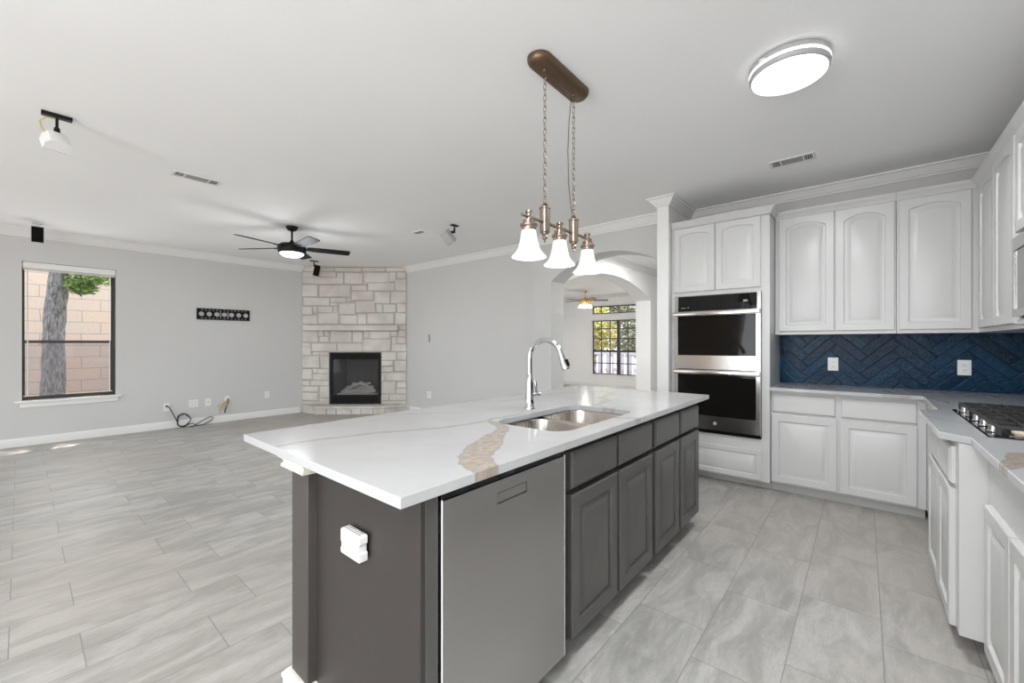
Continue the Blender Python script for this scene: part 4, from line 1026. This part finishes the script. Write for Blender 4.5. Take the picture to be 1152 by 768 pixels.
# ------------------------------------------------------------------ speakers on the ceiling
def speaker(label, c, zmid, size, yaw, tilt, shell, face, mount, plate=(.10, .06, .022), wire=None, drop=None, roll=0):
    x, y = c; t = thing('speaker', label, 'speaker', (x, y, CE), 'small speakers hung from the ceiling')
    MB().box((x-plate[0]/2, y-plate[1]/2, CE-plate[2]), (x+plate[0]/2, y+plate[1]/2, CE-.0005), .003).build('mount_plate', mount, t)
    w_, d_, h = size
    bx, by = x+(drop[0] if drop else 0), y+(drop[1] if drop else 0)
    q = Matrix.Translation((bx, by, zmid)) @ Matrix.Rotation(yaw, 4, 'Z') @ Matrix.Rotation(tilt, 4, 'X') @ Matrix.Rotation(roll, 4, 'Y')
    j = q @ Vector((0, d_*.30, h*.30))
    MB().tube([(x, y, CE-plate[2]+.002), (x, y, j.z+.045)], .0075, 10).build('stem', mount, t)
    MB().tube([(x, y, j.z+.055), (x, y, j.z+.01), tuple(j)], [.013, .018, .016], 12).build('swivel', mount, t)
    m = MB(); prof = [(-w_/2, -d_/2), (w_/2, -d_/2), (w_*.5, d_*.05), (w_*.34, d_*.40), (w_*.18, d_*.5), (-w_*.18, d_*.5), (-w_*.34, d_*.40), (-w_*.5, d_*.05)]
    m.prism(prof, -h/2+.006, h/2-.006); m.bm.transform(q); b = m.build('cabinet', shell, t)
    m = MB(); m.box((-w_/2+.004, -d_/2-.010, -h/2+.010), (w_/2-.004, -d_/2+.001, h/2-.010), .004); m.bm.transform(q); m.build('grille', face, t)
    for zz in (-h/2, h/2-.006):
        m = MB(); m.prism([(a*.96, b_*.96) for a, b_ in prof], zz, zz+.006); m.bm.transform(q); m.build('end_cap', shell, t)
    if wire: MB().tube([(x-.005, y, CE-.03), (x-.045, y-.01, CE-.035), (x-.075, y-.01, CE-.07), (x-.06, y, CE-.12), tuple(j+Vector((-.01, 0, 0)))], .0045, 8).build('wire', wire, t)
speaker('white speaker on a black ceiling mount with a yellow wire, upper left', (.152, 3.90), 2.568, (.125, .085, .085), math.radians(195), math.radians(35), 'white_plastic', 'black_matte', 'black_metal', (.135, .045, .022), 'wire_yellow', (0, -.01))
speaker('black rectangular speaker near the crown moulding above the left window', (.137, 7.60), 2.600, (.105, .11, .20), math.radians(0), math.radians(4), 'silver_plastic', 'black_matte', 'white_metal', (.09, .09, .014))
speaker('silver speaker on a black ceiling mount beside the small ceiling vent', (3.43, 3.82), 2.595, (.115, .10, .165), math.radians(-75), math.radians(32), 'silver_plastic', 'silver_plastic', 'black_metal', (.10, .055, .016), None, (-.045, .045), math.radians(-24))
speaker('black speaker hanging in front of the top of the stone fireplace', (3.33, 7.36), 2.575, (.105, .11, .21), math.radians(-40), math.radians(10), 'silver_plastic', 'black_matte', 'black_metal', (.14, .05, .014), None, (.05, -.03), math.radians(14))

# ------------------------------------------------------------------ TV wall bits
tb = thing('tv_bracket', 'long black slotted television wall bracket with round holes', 'bracket', (2.186, WL, 1.68))
x0, x1, z0, z1 = 1.813, 2.559, 1.680, 1.858
holes = []
for k in range(7):
    cx_ = x0+.062+k*.104; holes.append([(cx_+.037*math.cos(2*PI*q/20), 1.769+.037*math.sin(2*PI*q/20)) for q in range(20)])
for k in range(13):
    cx_ = x0+.07+k*.051
    for zz in (1.704, 1.834):
        if abs(cx_-2.135) > .02 and abs(cx_-2.24) > .02: holes.append(rect(cx_-.014, zz-.006, cx_+.014, zz+.006))
for cx_ in (2.134, 2.238): holes.append(rect(cx_-.008, 1.700, cx_+.008, 1.838))
MB().prism(rect(x0, z0, x1, z1), WL-.018, WL-.010, holes, XZ).build('plate', 'black_metal', tb)
m = MB()
for zz in (z0, z1-.006): m.box((x0, WL-.024, zz), (x1, WL-.0005, zz+.006))
m.build('flange', 'black_metal', tb)

outlet('wall_outlet', 'white outlet low on the left wall with a black cord plugged in', (1.44, WL, .325), NY, (.075, .12), 'duplex')
outlet('wall_outlet', 'double gang white outlet on the left wall just right of the plugged cord', (1.775, WL, .345), NY, (.12, .12), 'duplex')
outlet('wall_outlet', 'white cable jack plate on the left wall beside the loose tan wires', (1.965, WL, .345), NY, (.08, .12), 'jack')
outlet('wall_outlet', 'white outlet low on the left wall nearest the fireplace', (2.832, WL, .385), NY, (.075, .12), 'duplex')
outlet('light_switch', 'small grey switch on the wall right of the fireplace', (4.77, 5.983, 1.385), NX, (.05, .14), 'switch', None, 'switch', 'grey_vent')
outlet('wall_outlet', 'white outlet low on the grey wall right of the fireplace', (4.77, 5.983, .367), NX, (.12, .12), 'duplex')

cd = thing('power_cord', 'black power cord hanging from an outlet and coiled on the floor by the left wall', 'cord', (1.6, 8.0, 0))
MB().box((1.428, WL-.035, .328), (1.452, WL-.008, .352), .004).build('plug', 'cord_black', cd)
pts = [(1.44, WL-.035, .338), (1.46, WL-.05, .33), (1.50, WL-.055, .24), (1.545, WL-.06, .13), (1.56, WL-.08, .08)]
for k in range(46):
    a = -2.6+k*.30; rr = .085+.012*math.sin(k*.9); pts.append((1.63+rr*math.cos(a)*1.0, WL-.06-.03*math.sin(k*.37)-.001*k, .110+.095*math.sin(a)+.006*math.sin(k)))
pts += [(1.74, WL-.10, .05), (1.79, WL-.13, .010), (1.88, WL-.10, .008), (1.99, WL-.06, .05), (2.03, WL-.045, .095), (1.99, WL-.05, .115), (1.90, WL-.06, .085), (1.80, WL-.09, .03), (1.75, WL-.12, .008), (1.70, WL-.16, .007)]
MB().tube(pts, .0065, 8).build('cable', 'cord_black', cd)
ws = thing('loose_wires', 'bundle of loose tan wires sticking out of the left wall', 'wires', (2.24, WL, .33))
MB().prism([(2.232+.045*math.cos(2*PI*k/16), .37+.055*math.sin(2*PI*k/16)) for k in range(16)], WL-.006, WL-.0005, (), XZ).build('wall_ring', 'white_plastic', ws)
for k in range(7):
    r_ = random.Random(k)
    a, b = r_.uniform(-.18, .02), r_.uniform(-.20, -.06)
    MB().tube([(2.235, WL-.004, .375), (2.225, WL-.04, .36), (2.215+a*.4, WL-.055, .33+b*.3), (2.215+a*.8, WL-.05-.01*k, .34+b*.8), (2.215+a*.85, WL-.045-.01*k, .335+b)], .006, 6).build('wire', 'wire_tan', ws)
MB().tube([(2.245, WL-.004, .37), (2.24, WL-.05, .355), (2.215, WL-.06, .28), (2.19, WL-.055, .20), (2.185, WL-.05, .15)], .009, 7).build('dark_wire', 'cord_black', ws)
